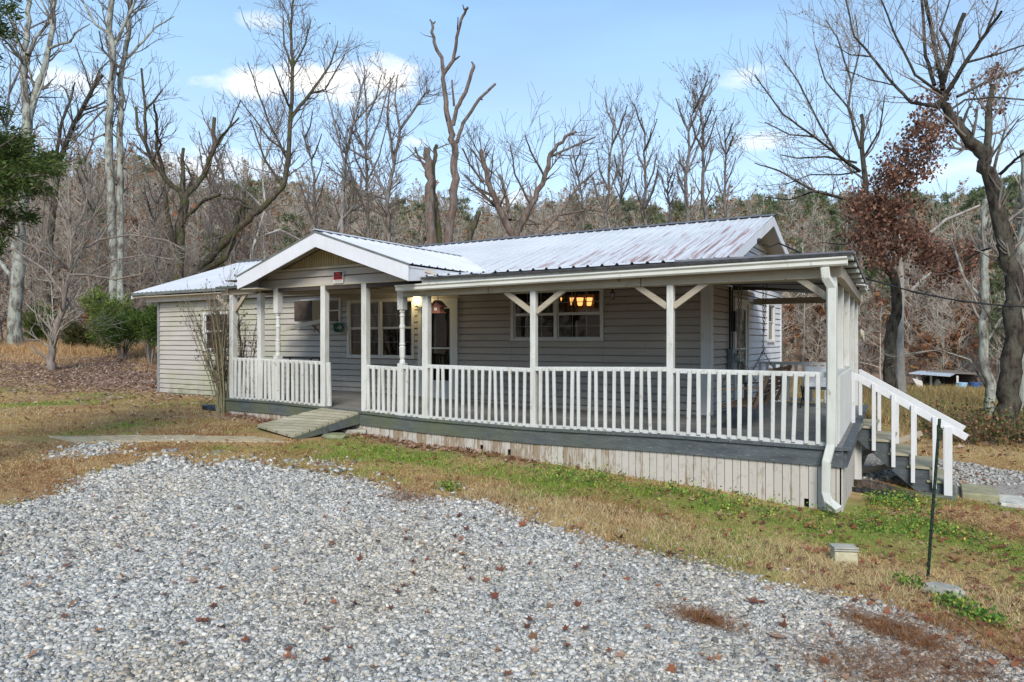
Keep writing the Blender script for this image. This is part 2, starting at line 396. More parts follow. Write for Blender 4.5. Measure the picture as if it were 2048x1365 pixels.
def ground_mat():
    m = N('yard_ground'); a = m.n('ShaderNodeAttribute', attribute_name='zone'); s = m.n('ShaderNodeSeparateColor'); m.l(a.outputs[0], s.inputs[0])
    f = m.noise(1.2, 6, None, .65); f2 = m.noise(9, 6, None, .7); f3 = m.noise(45, 4)
    dirt = m.mix(m.ramp(f, .35, .65), (.30,.175,.08), (.45,.32,.15))
    dirt = m.mix(m.math('MULTIPLY', m.ramp(f2, .4, .7), .6), dirt, (.17,.10,.05))
    green = m.mix(m.ramp(f2, .35, .65), (.11,.16,.03), (.22,.25,.05))
    col = m.mix(s.outputs[1], dirt, green)
    litter = m.mix(m.ramp(f2, .35, .65), (.34,.22,.145), (.46,.33,.23)); litter = m.mix(m.math('MULTIPLY', m.ramp(f3, .4, .6), .6), litter, (.14,.09,.06))
    col = m.mix(s.outputs[2], col, litter)
    vo = m.n('ShaderNodeTexVoronoi'); m.l(m.pos, vo.inputs['Vector']); vo.inputs['Scale'].default_value = 26
    st = m.mix(m.ramp(vo.outputs['Distance'], .2, .75), (.42,.42,.41), (.15,.14,.13)); st = m.mix(m.ramp(m.noise(18, 3), .4, .6), st, (.30,.29,.27))
    col = m.mix(s.outputs[0], col, st)
    m.bump(m.mix(.5, f3, f2), .5, .03)
    return m.fin(col, .95, .1)
def make_ground():
    def axis(lo, a, b, hi, d, gr=1.07):
        c = list(np.arange(a, b, d)); s = d
        while c[-1] < hi: s = min(s*gr, 4); c.append(c[-1]+s)
        s = d; pre = []
        x = a
        while x > lo: s = min(s*gr, 4); x -= s; pre.append(x)
        return np.array(pre[::-1]+c)
    xs = axis(-210, -15, 5, 210, .1); ys = axis(-60, 2, 13, 260, .1)
    X, Y = np.meshgrid(xs, ys); x = X.ravel(); y = Y.ravel()
    z = np.concatenate([ground(x[i:i+20000], y[i:i+20000]) for i in range(0, len(x), 20000)])
    nx, ny = len(xs), len(ys); i = np.arange(nx*ny).reshape(ny, nx)
    f = np.stack([i[:-1,:-1], i[:-1,1:], i[1:,1:], i[1:,:-1]], -1).reshape(-1, 4)
    o = npmesh('ground', np.c_[x, y, z], f, ground_mat(), None, True)
    g, g2, gr, lit = zones(x, y); a = o.data.color_attributes.new('zone', 'FLOAT_COLOR', 'POINT')
    a.data.foreach_set('color', np.c_[np.maximum(g, g2*.8), gr, lit, np.ones_like(g)].astype(np.float32).ravel())
    return tag(o, 'sloping yard of brown and green turf rising to a wooded hill', 'ground', kind='structure')
make_ground()

# ------------------------------------------------------------------ HOUSE
FY = 9.58            # front line of the porch posts
WY = 12.45           # front wall
WX0, WX1 = -19.82, -3.407
BY = 19.1            # rear wall
RY, RZ = 15.8, 4.76; EY, EZ = 12.0, 3.48; RS = (RZ-EZ)/(RY-EY)
RX0, RX1 = -20.5, -2.95
ZF = [(-12.8,.86),(-11.25,.858),(-9.95,.82),(-8.92,.785),(-7.5,.735),(-5.4,.715),(-3.2,.755),(-.9,.75)]
def zf(x): return interp(x, ZF)
def sx(y): return -.96-.044*(y-FY)     # right edge of the deck
house = thing('house', 'single storey farmhouse in pale lap siding with rusty white metal roof and wrap-around porch', 'house', (-9.5, 12.45, .3))
rnd = random.Random(7)

def siding(mb, o, ux, nv, L, z0, z1, holes, course=.14, lap=.02, srange=None):
    o = Vector(o); ux = Vector(ux); nv = Vector(nv); k = 0; z = z0
    while z < z1-.01:
        zt = min(z+course, z1)
        ss = [0, L] if srange is None else list(srange((z+zt)/2))
        if ss[1] > ss[0]:
            zb = sorted({z, zt}|{h for a in holes for h in (a[2], a[3]) if z < h < zt})
            sb = sorted({ss[0], ss[1]}|{h for a in holes for h in (a[0], a[1]) if ss[0] < h < ss[1]})
            # vinyl comes in lengths: short joints between panels
            s = ss[0]+((k*1.37) % 3.6)
            while s < ss[1]: sb.append(s) if s > ss[0] else None; s += 3.6
            sb = sorted(set(sb))
            for a, b in zip(zb, zb[1:]):
                for c, d in zip(sb, sb[1:]):
                    mz = (a+b)/2; ms = (c+d)/2
                    if any(h[0] < ms < h[1] and h[2] < mz < h[3] for h in holes): continue
                    if abs(b-zt) < 1e-6 and b-a > .03: b = b-.021
                    fa = lap*(1-(a-z)/course); fb = lap*(1-(b-z)/course)
                    P = lambda s_, z_, q: o+ux*s_+Vector((0,0,z_))+nv*q
                    e = .003 if d < ss[1] else 0
                    mb.quad(P(c,a,fa), P(d-e,a,fa), P(d-e,b,fb), P(c,b,fb))
                    if a == z: mb.quad(P(c,a,-.045), P(d-e,a,-.045), P(d-e,a,fa), P(c,a,fa))
                    if b < zt and abs(b-zt+.021) < 1e-6: mb.quad(P(c,b,-.045), P(d,b,-.045), P(d,zt,-.045), P(c,zt,-.045)); mb.quad(P(c,b,fb), P(d,b,fb), P(d,b,-.045), P(c,b,-.045))
        z = zt; k += 1
    return mb

# openings on the front wall as (x0, x1, z0, z1)
W_WING = (-17.66, -16.55, 1.80, 2.86)
W_AC = (-13.75, -12.36, 2.50, 3.12)
W_TWIN = (-12.13, -10.09, 1.68, 3.05)
DOOR = (-9.96, -8.87, .75, 3.0)
W_KIT = (-7.51, -5.45, 2.09, 3.12)
holes = [(a-WX0, b-WX0, c, d) for a, b, c, d in (W_WING, W_AC, W_TWIN, DOOR, W_KIT)]
XS = -8.87; hl = [h for h in holes if h[0] < XS-WX0-.5]; hr = [(h[0]-(XS-WX0), h[1]-(XS-WX0), h[2], h[3]) for h in holes if h[0] > XS-WX0-.5]
mb = MB(); siding(mb, (WX0, WY, 0), (1,0,0), (0,-1,0), XS-WX0, .40, 3.38, hl); mb.build('wall', M['siding'], house)
mb = MB(); siding(mb, (XS, WY, 0), (1,0,0), (0,-1,0), WX1-XS, .40, 3.38, hr); mb.build('wall', M['siding_porch_shade'], house)
S_DOOR = (14.1-WY, 15.35-WY, .72, 2.95); S_WIN = (17.35-WY, 18.15-WY, 2.05, 2.98)
mb = MB(); siding(mb, (WX1, 15.36, 0), (0,1,0), (1,0,0), BY-15.36, .10, 3.30, [(S_WIN[0]+WY-15.36, S_WIN[1]+WY-15.36, S_WIN[2], S_WIN[3])])
siding(mb, (WX1, WY, 0), (0,1,0), (1,0,0), BY-WY, 3.30, 4.72, [], srange=lambda z: (max(0, (z-EZ)/RS+EY-WY+.12), min(BY-WY, 2*RY-((z-EZ)/RS+EY)-WY-.12)))
side = mb.build('wall', M['siding_side'], house)
mb = MB(); siding(mb, (WX1, WY, 0), (0,1,0), (1,0,0), 15.36-WY, .10, 3.30, [S_DOOR]); mb.build('wall', M['siding_side_shade'], house)  # stretch under the porch roof, its shade put into the siding colour
mb = MB(); mb.box(WX0, WX1, BY-.02, BY, .2, 3.4); mb.box(WX0, WX0+.02, WY+.02, BY-.02, .2, 3.4)
mb.prism([(WX0+.02, WY, 3.4), (WX0+.02, BY, 3.4), (WX0+.02, RY, 4.66)], (.02,0,0))
mb.build('wall', M['siding'], house)
MB().box(WX0+.03, WX1-.03, WY+.03, BY-.03, .60, .70).build('floor', M['dark'], house)
MB().box(WX0+.03, WX1-.03, WY+.6, WY+.62, 3.30, 3.32).box(WX0+.03, WX1-.03, WY+3.2, WY+3.25, .7, 3.3).build('inner_wall', M['dark'], house)
MB().box(WX0+.02, WX1-.02, WY+.02, WY+.62, 3.31, 3.33).build('inner_ceiling', M['dark'], house)
# corner boards
mb = MB(); mb.box(WX1-.02, WX1+.035, WY-.035, WY+.10, .45, 3.3).box(WX1-.16, WX1-.02, WY-.035, WY-.015, .45, 3.3); mb.build('corner_trim', M['winframe'], house, bevel=.004)
mb = MB(); mb.box(WX0-.04, WX0+.06, WY-.035, WY+.08, .42, 3.3); mb.build('corner_trim', simple('left_corner_grey', (.25,.25,.24)), house, bevel=.004)
mb = MB(); mb.box(WX1-.02, WX1+.03, BY-.10, BY+.02, .2, 3.4); mb.build('corner_trim', M['white'], house)

def ribbed(mb, A, B, s0, s1, nrm, pitch=.229, h=.022, minor=True):
    """ribbed metal sheet between curves A(s) and B(s)"""
    nrm = Vector(nrm).normalized(); prof = []
    k = math.ceil(s0/pitch)-1
    while k*pitch <= s1:
        b = k*pitch
        prof += [(b-.032, 0), (b-.012, h), (b+.012, h), (b+.032, 0)]
        if minor: prof += [(b+.085, 0), (b+.092, h*.25), (b+.105, h*.25), (b+.112, 0)]
        k += 1
    prof = [(s0, 0)]+[p for p in prof if s0 < p[0] < s1]+[(s1, 0)]
    i0 = len(mb.v)
    for s, hh in prof:
        mb.v += [tuple(Vector(A(s))+nrm*hh), tuple(Vector(B(s))+nrm*hh)]
    for j in range(len(prof)-1): mb.f.append((i0+2*j, i0+2*j+2, i0+2*j+3, i0+2*j+1))
    return mb
def zm(y): return EZ+RS*(y-EY)
mb = MB(); nF = (0,-RS,1)
ribbed(mb, lambda s: (s, EY, EZ), lambda s: (s, RY, RZ), RX0, RX1, nF)
ribbed(mb, lambda s: (s, 2*RY-EY, EZ), lambda s: (s, RY, RZ), RX0, RX1, (0,RS,1))
roof = mb.build('roof', M['roof'], house)
# ridge cap
mb = MB(); w = .14
for i in range(60):
    a = lerp(RX0-.02, RX1+.03, i/60); b = lerp(RX0-.02, RX1+.03, (i+1)/60)-.004; dz = .004*math.sin(i*2.1)
    mb.prism([(a, RY-w, RZ-w*RS+.036+dz), (a, RY, RZ+.045+dz), (a, RY+w, RZ-w*RS+.036+dz), (a, RY, RZ+.03+dz)], (b-a,0,0))
mb.build('ridge_cap', M['roof_side'], roof)
# barge boards on the right gable end
mb = MB()
for sg in (-1, 1):
    yb = EY-.02 if sg < 0 else 2*RY-EY+.02
    p0 = Vector((RX1+.0, yb, EZ-.02)); p1 = Vector((RX1+.0, RY, RZ-.02))
    P = [p0, p1, p1+V(0,0,-.20), p0+V(0,0,-.20)]
    mb.prism(P if sg < 0 else P[::-1], (-.025,0,0))
mb.build('barge_board', M['barge'], house)
# left rake board
mb = MB(); mb.prism([(RX0, EY, EZ-.02), (RX0, RY, RZ-.02), (RX0, RY, RZ-.18), (RX0, EY, EZ-.18)], (.025,0,0)); mb.prism([(RX0, 2*RY-EY, EZ-.02), (RX0, RY, RZ-.02), (RX0, RY, RZ-.18), (RX0, 2*RY-EY, EZ-.18)], (.025,0,0)); mb.build('barge_board', M['barge'], house)
# gable-end soffit (right)
mb = MB(); mb.prism([(RX1-.03, EY, EZ-.06), (RX1-.03, RY, RZ-.06), (RX1-.03, RY, RZ-.075), (RX1-.03, EY, EZ-.075)], (-.43,0,0)); mb.prism([(RX1-.03, 2*RY-EY, EZ-.06), (RX1-.03, RY, RZ-.06), (RX1-.03, RY, RZ-.075), (RX1-.03, 2*RY-EY, EZ-.075)], (-.43,0,0)); mb.build('soffit', M['soffit'], house)
# eave fascia, dark drip edge and soffit on the left wing
mb = MB(); mb.box(RX0+.25, -12.6, EY+.30, EY+.33, EZ-.27, EZ-.10); mb.build('fascia', M['white'], house)
mb = MB(); mb.box(RX0-.01, -11.7, EY+.0, EY+.03, EZ-.075, EZ-.005); mb.build('drip_edge', M['edge'], house)
mb = MB(); mb.box(RX0+.05, WX1, EY+.04, WY, EZ-.13, EZ-.11); mb.build('soffit', M['soffit'], house)

# ---- front gable over the porch
GX, GH, GYF, GZ, GE = -9.64, 2.17, 9.05, 4.07, 3.355; GS = (GZ-GE)/GH
GYB = EY+(GZ-EZ)/RS
mb = MB()
def gend(y, sg):   # outer end of a gable strip at depth y
    if y <= EY: return (GX+sg*GH, y, GE)
    zz = min(zm(y), GZ); return (GX+sg*(GZ-zz)/GS, y, zz+.004)
for sg in (-1, 1):
    ribbed(mb, lambda s: (GX, s, GZ+.0), lambda s: gend(s, sg), GYF, EY, (sg*GS,0,1))
    ribbed(mb, lambda s: (GX, s, GZ+.0), lambda s: gend(s, sg), EY+.001, GYB, (sg*GS,0,1))
groof = mb.build('roof', M['roof_gable'], house)
mb = MB(); w = .12; n = 22
for i in range(n):
    a = lerp(GYF-.02, GYB-.1, i/n); b = lerp(GYF-.02, GYB-.1, (i+1)/n)-.004
    mb.prism([(GX-w, a, GZ-w*GS+.034), (GX, a, GZ+.04), (GX+w, a, GZ-w*GS+.034), (GX, a, GZ+.026)], (0,b-a,0))
mb.build('ridge_cap', M['roof_gable'], groof)
# barge boards: a deep white pair with a thin shadow board behind
mb = MB(); zt = .02
for sg in (-1, 1):
    top0 = V(GX+sg*GH, GYF, GE-zt); apex = V(GX, GYF, GZ-zt)
    P = [top0, apex, apex+V(0,0,-.27), V(GX+sg*(GH-.50), GYF, GE-zt+.50*GS-.27), V(GX+sg*GH, GYF, GE-zt-.245)]
    if sg > 0: P = [top0, apex, apex+V(0,0,-.27), V(GX+sg*GH, GYF, GE-zt-.27)]
    mb.prism(P if sg > 0 else P[::-1], (0,.025,0))
mb.build('barge_board', M['barge'], house)
mb = MB()
for sg in (-1, 1):
    mb.prism([(GX+sg*(GH+.02), GYF-.012, GE-.03), (GX, GYF-.012, GZ-.03), (GX, GYF-.012, GZ-.002), (GX+sg*(GH+.02), GYF-.012, GE-.002)], (0,.03,0))
mb.build('drip_edge', M['edge'], house)
# gable overhang soffits
mb = MB()
for sg in (-1, 1):
    mb.prism([(GX, GYF+.03, GZ-.06), (GX+sg*(GH-.02), GYF+.03, GE-.06), (GX+sg*(GH-.02), GYF+.03, GE-.075), (GX, GYF+.03, GZ-.075)], (0,FY-GYF+.1,0))
mb.build('soffit', M['soffit'], house)
mb = MB(); mb.box(GX-GH+.03, GX-GH+.55, GYF+.03, FY-.05, GE-.27, GE-.255).build('soffit', M['soffit'], house)
# gable wall: siding band below a tan beaded panel
zb = 3.15; gy = FY-.03
def gx(z, pad=.04): return (GZ-.07-z)/GS-pad
mb = MB(); siding(mb, (GX, gy, 0), (1,0,0), (0,-1,0), 0, zb, 3.45, [], course=.15, srange=lambda z: (-gx(z), gx(z)))
mb.build('gable_siding', M['siding'], house)
z0 = 3.455; mb = MB(); n = 50; P = [V(GX-gx(z0), gy-.005, z0)]
for i in range(1, n*2):     # beaded board: a fine in-and-out profile up to the rake
    x = GX-gx(z0)+2*gx(z0)*i/(2*n); t = GZ-.10-abs(x-GX)*GS-.04
    x2 = x+2*gx(z0)/(2*n); t2 = GZ-.10-abs(x2-GX)*GS-.04; o = gy-(.005 if i % 2 else .018)
    if min(t, t2) > z0+.01: mb.quad((x,o,z0), (x2,o,z0), (x2,o,t2), (x,o,t))
    if min(t, t2) > z0+.01: mb.quad((x2,gy-.005,z0), (x2,gy-.018,z0), (x2,gy-.018,t2), (x2,gy-.005,t2))
mb.build('gable_panel', M['tan'], house)
mb = MB(); mb.box(GX-gx(3.45), GX+gx(3.45), gy-.055, gy-.016, 3.435, 3.475).box(GX-1.95, GX+2.0, gy-.035, gy+.01, zb-.035, zb); 
for sg in (-1, 1): mb.beam((GX+sg*gx(3.16,.04), gy-.02, 3.16), (GX, gy-.02, GZ-.10), .03, .035, (0,1,0))
mb.build('gable_trim', M['soffit'], house)
# strip wall between the gable eave and the lower porch roof
mb = MB(); mb.prism([(GX+GH-.04, GYF+.03, GE-.29), (GX+GH-.04, EY, GE-.0), (GX+GH-.04, EY, GE-.02), (GX+GH-.04, GYF+.03, GE-.03)], (.02,0,0)); mb.build('fascia', M['barge'], house)
mb = MB(); mb.prism([(GX-GH+.04, GYF+.03, GE-.25), (GX-GH+.04, EY, GE-.02), (GX-GH+.04, GYF+.03, GE-.03)], (-.02,0,0)); mb.build('fascia', M['barge'], house)

# ---- low porch roof, right of the gable
PX0 = GX+GH-.0; PXR = -.80
def pz(y): return lerp(3.16, 3.46, (y-9.38)/(EY+.0-9.38))
mb = MB(); ribbed(mb, lambda s: (s, 9.36+.0*s, pz(9.36)), lambda s: (s, EY+.15, pz(EY+.15)), PX0, -3.05, (0,-.12,1), h=.028, minor=False)
mb.build('porch_roof', M['roof_gable'], house)
# right bay: sheet laid the other way, falling outward
def ez(y): return lerp(3.135, 3.055, (y-9.36)/6.0)
mb = MB(); ribbed(mb, lambda s: (-3.05, s, 3.15+.12*min(1,(s-9.36)/2.6)), lambda s: (-.83-.044*(s-9.4), s, ez(s)), 9.36, 15.4, (.1,0,1), h=.03, minor=False)
mb.build('porch_roof', M['roof_side'], house)
for i in range(8):
    y = 9.55+i*.80; MB().box(-1.25-.03*(y-9.4), -.85-.044*(y-9.4), y-.11, y+.11, ez(y)-.06, ez(y)-.014).build('roof_batten', M['post'], house)
mb = MB()
n = 90; 
for i in range(n):   # ragged dark sheet edge along the front
    a = lerp(PX0+.03, -.84, i/n); b = lerp(PX0+.03, -.84, (i+1)/n); t = 3.145
    mb.hexa([V(a,9.35,t-.035-.012*rnd.random()), V(b,9.35,t-.035), V(b,9.40,t-.03), V(a,9.40,t-.03), V(a,9.35,t), V(b,9.35,t), V(b,9.40,t), V(a,9.40,t)])
mb.build('drip_edge', M['roofedge'], house)
mb = MB(); mb.prism([(-3.2, 9.40, 3.09), (-.86, 9.40, 3.07), (-.86, 9.40, 3.128), (-3.2, 9.40, 3.128)], (0,.03,0)).box(PX0, -3.2, 9.41, 9.44, 3.03, 3.12); mb.build('fascia', M['post'], house)
# gutter: open K-profile trough
def gutter(x0, x1, za, zb_):
    mb = MB(); prof = [(0,.0),(0,-.105),(-.055,-.105),(-.075,-.085),(-.075,-.045),(-.10,-.02),(-.10,0),(-.088,0),(-.09,-.016),(-.066,-.042),(-.066,-.082),(-.05,-.098),(-.008,-.098),(-.008,0)]
    L = []
    for x, z in ((x0, za), (x1, zb_)): L.append([V(x, 9.40+a, z+b) for a, b in prof])
    i = len(mb.v); n = len(prof); mb.v += [tuple(p) for p in L[0]+L[1]]
    for k in range(n): mb.f.append((i+k, i+(k+1)%n, i+n+(k+1)%n, i+n+k))
    mb.f.append(tuple(range(i, i+n))); mb.f.append(tuple(range(i+n, i+2*n))[::-1])
    return mb
gutter(-7.98, -.90, 3.03, 3.095).build('gutter', M['gutter'], house)
# beam under the gutter
mb = MB()
for a, b in ((-8.0, -6.2), (-6.19, -3.6), (-3.59, -.98)):
    mb.hexa([V(a,FY-.06,2.84+.02*(a+8)/7), V(b,FY-.06,2.84+.02*(b+8)/7), V(b,FY+.06,2.84), V(a,FY+.06,2.84), V(a,FY-.06,2.99), V(b,FY-.06,3.01), V(b,FY+.06,3.01), V(a,FY+.06,2.99)])
mb.build('beam', M['beamwood'], house, bevel=.004)
MB().box(-12.95, -11.85, FY-.06, FY+.06, 3.03, 3.14).build('beam', M['beamwood'], house)
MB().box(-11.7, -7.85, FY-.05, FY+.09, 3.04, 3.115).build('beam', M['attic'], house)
mb = MB(); mb.beam((-1.02,FY+.06,2.92), (-1.32,15.9,2.92), .1, .14, (1,0,0)); mb.build('beam', M['beamwood'], house)
mb = MB(); mb.box(WX1+.03, -1.25, 15.85, 15.95, 2.86, 2.99); mb.build('beam', M['beamwood'], house)
# porch ceilings
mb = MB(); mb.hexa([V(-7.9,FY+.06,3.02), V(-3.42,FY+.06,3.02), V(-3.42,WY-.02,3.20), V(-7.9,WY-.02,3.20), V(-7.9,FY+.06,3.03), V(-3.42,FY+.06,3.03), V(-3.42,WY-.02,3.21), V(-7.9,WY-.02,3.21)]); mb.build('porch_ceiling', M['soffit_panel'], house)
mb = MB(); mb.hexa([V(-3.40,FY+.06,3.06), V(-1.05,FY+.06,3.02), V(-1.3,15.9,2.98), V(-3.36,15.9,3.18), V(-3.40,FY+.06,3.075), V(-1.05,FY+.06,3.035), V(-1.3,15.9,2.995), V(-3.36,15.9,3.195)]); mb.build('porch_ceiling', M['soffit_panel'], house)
for y in (10.9, 12.4, 13.9): MB().beam((-3.36,y,3.10), (-1.15,y,3.02), .05, .09, (0,1,0)).build('rafter', M['attic'], house)
# rafters seen in the gap under the gable
mb = MB()
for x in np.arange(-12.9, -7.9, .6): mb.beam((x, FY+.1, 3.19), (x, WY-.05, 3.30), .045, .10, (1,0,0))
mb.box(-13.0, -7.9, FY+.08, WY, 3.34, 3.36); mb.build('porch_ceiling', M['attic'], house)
MB().beam((-12.9,10.6,3.13), (-8.3,11.5,3.10), .05, .09, (0,1,0)).build('ceiling_joist', M['soffit'], house)
MB().beam((-12.2,12.2,3.22), (-10.4,12.3,3.20), .04, .05, (0,1,0)).build('ceiling_joist', M['white'], house)
# small shed roof left of the gable
mb = MB(); ribbed(mb, lambda s: (s, 9.42, 3.205), lambda s: (s, EY+.1, 3.44), -12.95, GX-GH+.1, (0,-.12,1), h=.02)
mb.build('porch_roof', M['roof_gable'], house)
MB().box(-12.97, GX-GH, 9.40, 9.44, 3.155, 3.205).build('drip_edge', M['rim'], house)

# ---- deck
mb = MB(); xs = [-12.75,-11.25,-9.95,-8.92,-7.5,-6.4,-5.4,-4.3,-3.2,-2.0,-.96]
for a, b in zip(xs, xs[1:]):
    ya = WY if a < WX1-.2 else WY; 
    mb.hexa([V(a,FY-.05,zf(a)-.035), V(b,FY-.05,zf(b)-.035), V(b,WY,zf(b)-.035), V(a,WY,zf(a)-.035), V(a,FY-.05,zf(a)), V(b,FY-.05,zf(b)), V(b,WY,zf(b)-.0), V(a,WY,zf(a)-.0)])
mb.prism([(WX1, WY, .715), (sx(WY), WY, .715), (sx(16.0), 16.0, .715), (WX1, 16.0, .715)], (0,0,.035))
deck = mb.build('deck', M['deck'], house)
mb = MB(); z2 = 0
for a, b in zip(xs, xs[1:]):   # front rim board in lengths
    if a < -9.9 and b > -9.0: pass
    mb.hexa([V(a,FY-.09,zf(a)-.245), V(b,FY-.09,zf(b)-.245), V(b,FY-.052,zf(b)-.245), V(a,FY-.052,zf(a)-.245), V(a,FY-.09,zf(a)-.03), V(b,FY-.09,zf(b)-.03), V(b,FY-.052,zf(b)-.03), V(a,FY-.052,zf(a)-.03)])
mb.build('rim_board', M['rim'], house)
mb = MB()                       # board ends of the decking showing over the rim
x = -12.75
while x < -.98:
    w = .13+.03*rnd.random(); x1 = min(x+w, -.96); j = .006*rnd.random()
    mb.hexa([V(x+.004,FY-.115-j,zf(x)-.034), V(x1,FY-.115-j,zf(x1)-.034), V(x1,FY-.05,zf(x1)-.034), V(x+.004,FY-.05,zf(x)-.034), V(x+.004,FY-.115-j,zf(x)+.004), V(x1,FY-.115-j,zf(x1)+.004), V(x1,FY-.05,zf(x1)+.004), V(x+.004,FY-.05,zf(x)+.004)]); x = x1
mb.build('deck_edge', M['rim'], deck)
mb = MB(); mb.prism([(sx(FY)+.0, FY-.05, .505), (sx(FY)+.04, FY-.05, .505), (sx(16)+.04, 16.0, .505), (sx(16), 16.0, .505)], (0,0,.215))
y = FY-.1
while y < 16:
    w = .14; mb.hexa([V(sx(y)-.02,y,.722), V(sx(y)+.085+.01*rnd.random(),y,.722), V(sx(y)+.08,y+w-.006,.722), V(sx(y)-.02,y+w-.006,.722), V(sx(y)-.02,y,.755), V(sx(y)+.085,y,.755), V(sx(y)+.08,y+w-.006,.755), V(sx(y)-.02,y+w-.006,.755)]); y += w
mb.build('rim_board', M['stringer'], house)
# skirting boards (front) with the odd rotted hole, one mesh with its board pattern
mb = MB(); x = -12.7
while x < -1.02:
    x1 = min(x+.105, -1.0); zt = zf(x)-.24; zb_ = gz(x, FY-.03)-.04; j = .004*rnd.random(); notch = rnd.random() < .04 and x > -7
    y0 = FY-.06-j; y1 = FY-.045
    if notch:
        zc = gz(x, FY)+.04+.05*rnd.random(); mb.box(x+.004, x1-.004, y0, y1, zc+.05, zt); mb.box(x+.004, x+.05, y0, y1, zb_, zc+.05)
    else: mb.box(x+.004, x1-.004, y0, y1, zb_, zt)
    x += .105
mb.build('skirting', M['skirt'], house)
mb = MB(); y = FY-.03
while y < 12.4:
    mb.box(sx(y)-.03, sx(y)-.012, y+.004, y+.101, gz(-1, y)-.1, .51); y += .105
mb.build('skirting', M['skirt'], house)
MB().box(-12.7, -1.1, FY+.02, FY+.03, -.2, .52).box(-1.15, -1.12, FY+.03, 15.9, -.3, .52).build('crawl_backing', M['dark'], house)
MB().box(-1.12,-1.02,12.75,12.85,-.5,.52).build('skirt_post', M['post'], house)

# ---- posts
def post(x, z1, w=.095, y=FY, z0=None, mat='post'):
    z0 = zf(x) if z0 is None else z0
    mb = MB(); t = rnd.uniform(-.006, .006)
    mb.hexa([V(x-w/2,y-w/2,z0), V(x+w/2,y-w/2,z0), V(x+w/2,y+w/2,z0), V(x-w/2,y+w/2,z0), V(x-w/2+t,y-w/2,z1), V(x+w/2+t,y-w/2,z1), V(x+w/2+t,y+w/2,z1), V(x-w/2+t,y+w/2,z1)])
    return mb.build('post', M[mat], house, bevel=.006)
post(-12.62, 3.03, .12); post(-11.76, 3.03, .11); post(-9.95, 3.12, .12); post(-8.90, 3.12, .12); post(-7.50, 2.86, .12)
post(-5.376, 2.85); post(-3.176, 2.86); post(-1.10, 2.87, .12)
for y in (11.16, 12.66, 14.28, 15.85): post(-1.11-.044*(y-FY), 2.87, .115, y, .75)
def turned(x, z1):
    z0 = zf(x); mb = MB(); w = .125/2
    mb.box(x-w, x+w, FY-w, FY+w, z0, z0+.92); mb.box(x-w, x+w, FY-w, FY+w, 2.62, z1)
    p = [(0,.055),(.04,.05),(.06,.038),(.10,.05),(.2,.052),(.26,.055),(.28,.042),(.30,.055),(.33,.045),(.45,.044),(.55,.043),(.57,.052),(.60,.052),(.62,.042),(.74,.04),(.76,.05),(.80,.036),(.83,.054),(.86,.04)]
    k = (2.62-z0-.92)/.86; mb.lathe((x, FY, z0+.92), [(a*k, b) for a, b in p], 14)
    mb.build('post', M['post'], house)
turned(-11.25, 3.12); turned(-8.04, 3.05)
def brace(x0, z0, x1, z1, y=FY): MB().beam((x0,y,z0), (x1,y,z1), .05, .085, (0,1,0)).build('brace', M['beamwood'], house, bevel=.004)
brace(-5.42, 2.53, -5.90, 2.86); brace(-5.33, 2.52, -4.82, 2.87)
brace(-3.22, 2.55, -3.68, 2.87); brace(-3.13, 2.55, -2.66, 2.88); brace(-1.15, 2.62, -1.52, 2.90)
brace(-12.68, 2.72, -13.15, 3.02); brace(-12.56, 2.70, -12.2, 3.05)
MB().beam((-1.12,FY+.05,2.60), (-1.14,FY+.5,2.88), .05, .085, (1,0,0)).build('brace', M['beamwood'], house)
MB().beam((-1.2,9.9,2.95), (-1.28,12.3,2.86), .04, .08, (1,0,0)).build('brace', M['beamwood'], house)

# ---- railings
def railing(x0, x1, n, rh=.92, drop=0.0, wid=.053, mat='rail'):
    mb = MB(); y = FY-.02; a, b = zf(x0), zf(x1)
    zt0, zt1 = a+rh, b+rh
    mb.hexa([V(x0,y-.03,zt0-.065), V(x1,y-.03,zt1-.065), V(x1,y+.03,zt1-.065), V(x0,y+.03,zt0-.065), V(x0,y-.03,zt0), V(x1,y-.03,zt1), V(x1,y+.03,zt1), V(x0,y+.03,zt0)])
    r = mb.build('railing', M[mat], house, bevel=.004)
    MB().hexa([V(x0,y-.045,a+.006), V(x1,y-.045,b+.006), V(x1,y+.035,b+.006), V(x0,y+.035,a+.006), V(x0,y-.045,a+.05), V(x1,y-.045,b+.05), V(x1,y+.035,b+.05), V(x0,y+.035,a+.05)]).build('bottom_rail', M[mat], r)
    for i in range(n):
        x = lerp(x0, x1, (i+.7)/(n+.4)); t = rnd.gauss(0, .014); x += rnd.gauss(0, .006); z = zf(x)+.03-rnd.random()*.015; w = wid*rnd.uniform(.88, 1.08); tp = lerp(zt0, zt1, (i+.7)/(n+.4))-.02
        MB().hexa([V(x-w/2,y-.066,z), V(x+w/2,y-.066,z), V(x+w/2,y-.033,z), V(x-w/2,y-.033,z), V(x-w/2+t,y-.066,tp), V(x+w/2+t,y-.066,tp), V(x+w/2+t,y-.033,tp), V(x-w/2+t,y-.033,tp)]).build('baluster', M[mat], r, bevel=.006)
    return r
railing(-12.56, -10.0, 19, .86, wid=.072, mat='post')
railing(-8.84, -8.10, 6, .85, wid=.066, mat='post'); railing(-7.98, -7.56, 3, .89)
railing(-7.44, -5.42, 15, .93); railing(-5.33, -3.22, 15, .95); railing(-3.13, -1.16, 14, .93)
MB().beam((-9.80,FY-.02,.83), (-9.83,FY-.02,1.66), .04, .085, (0,1,0)).build('gate_stub', M['post'], house, bevel=.004)
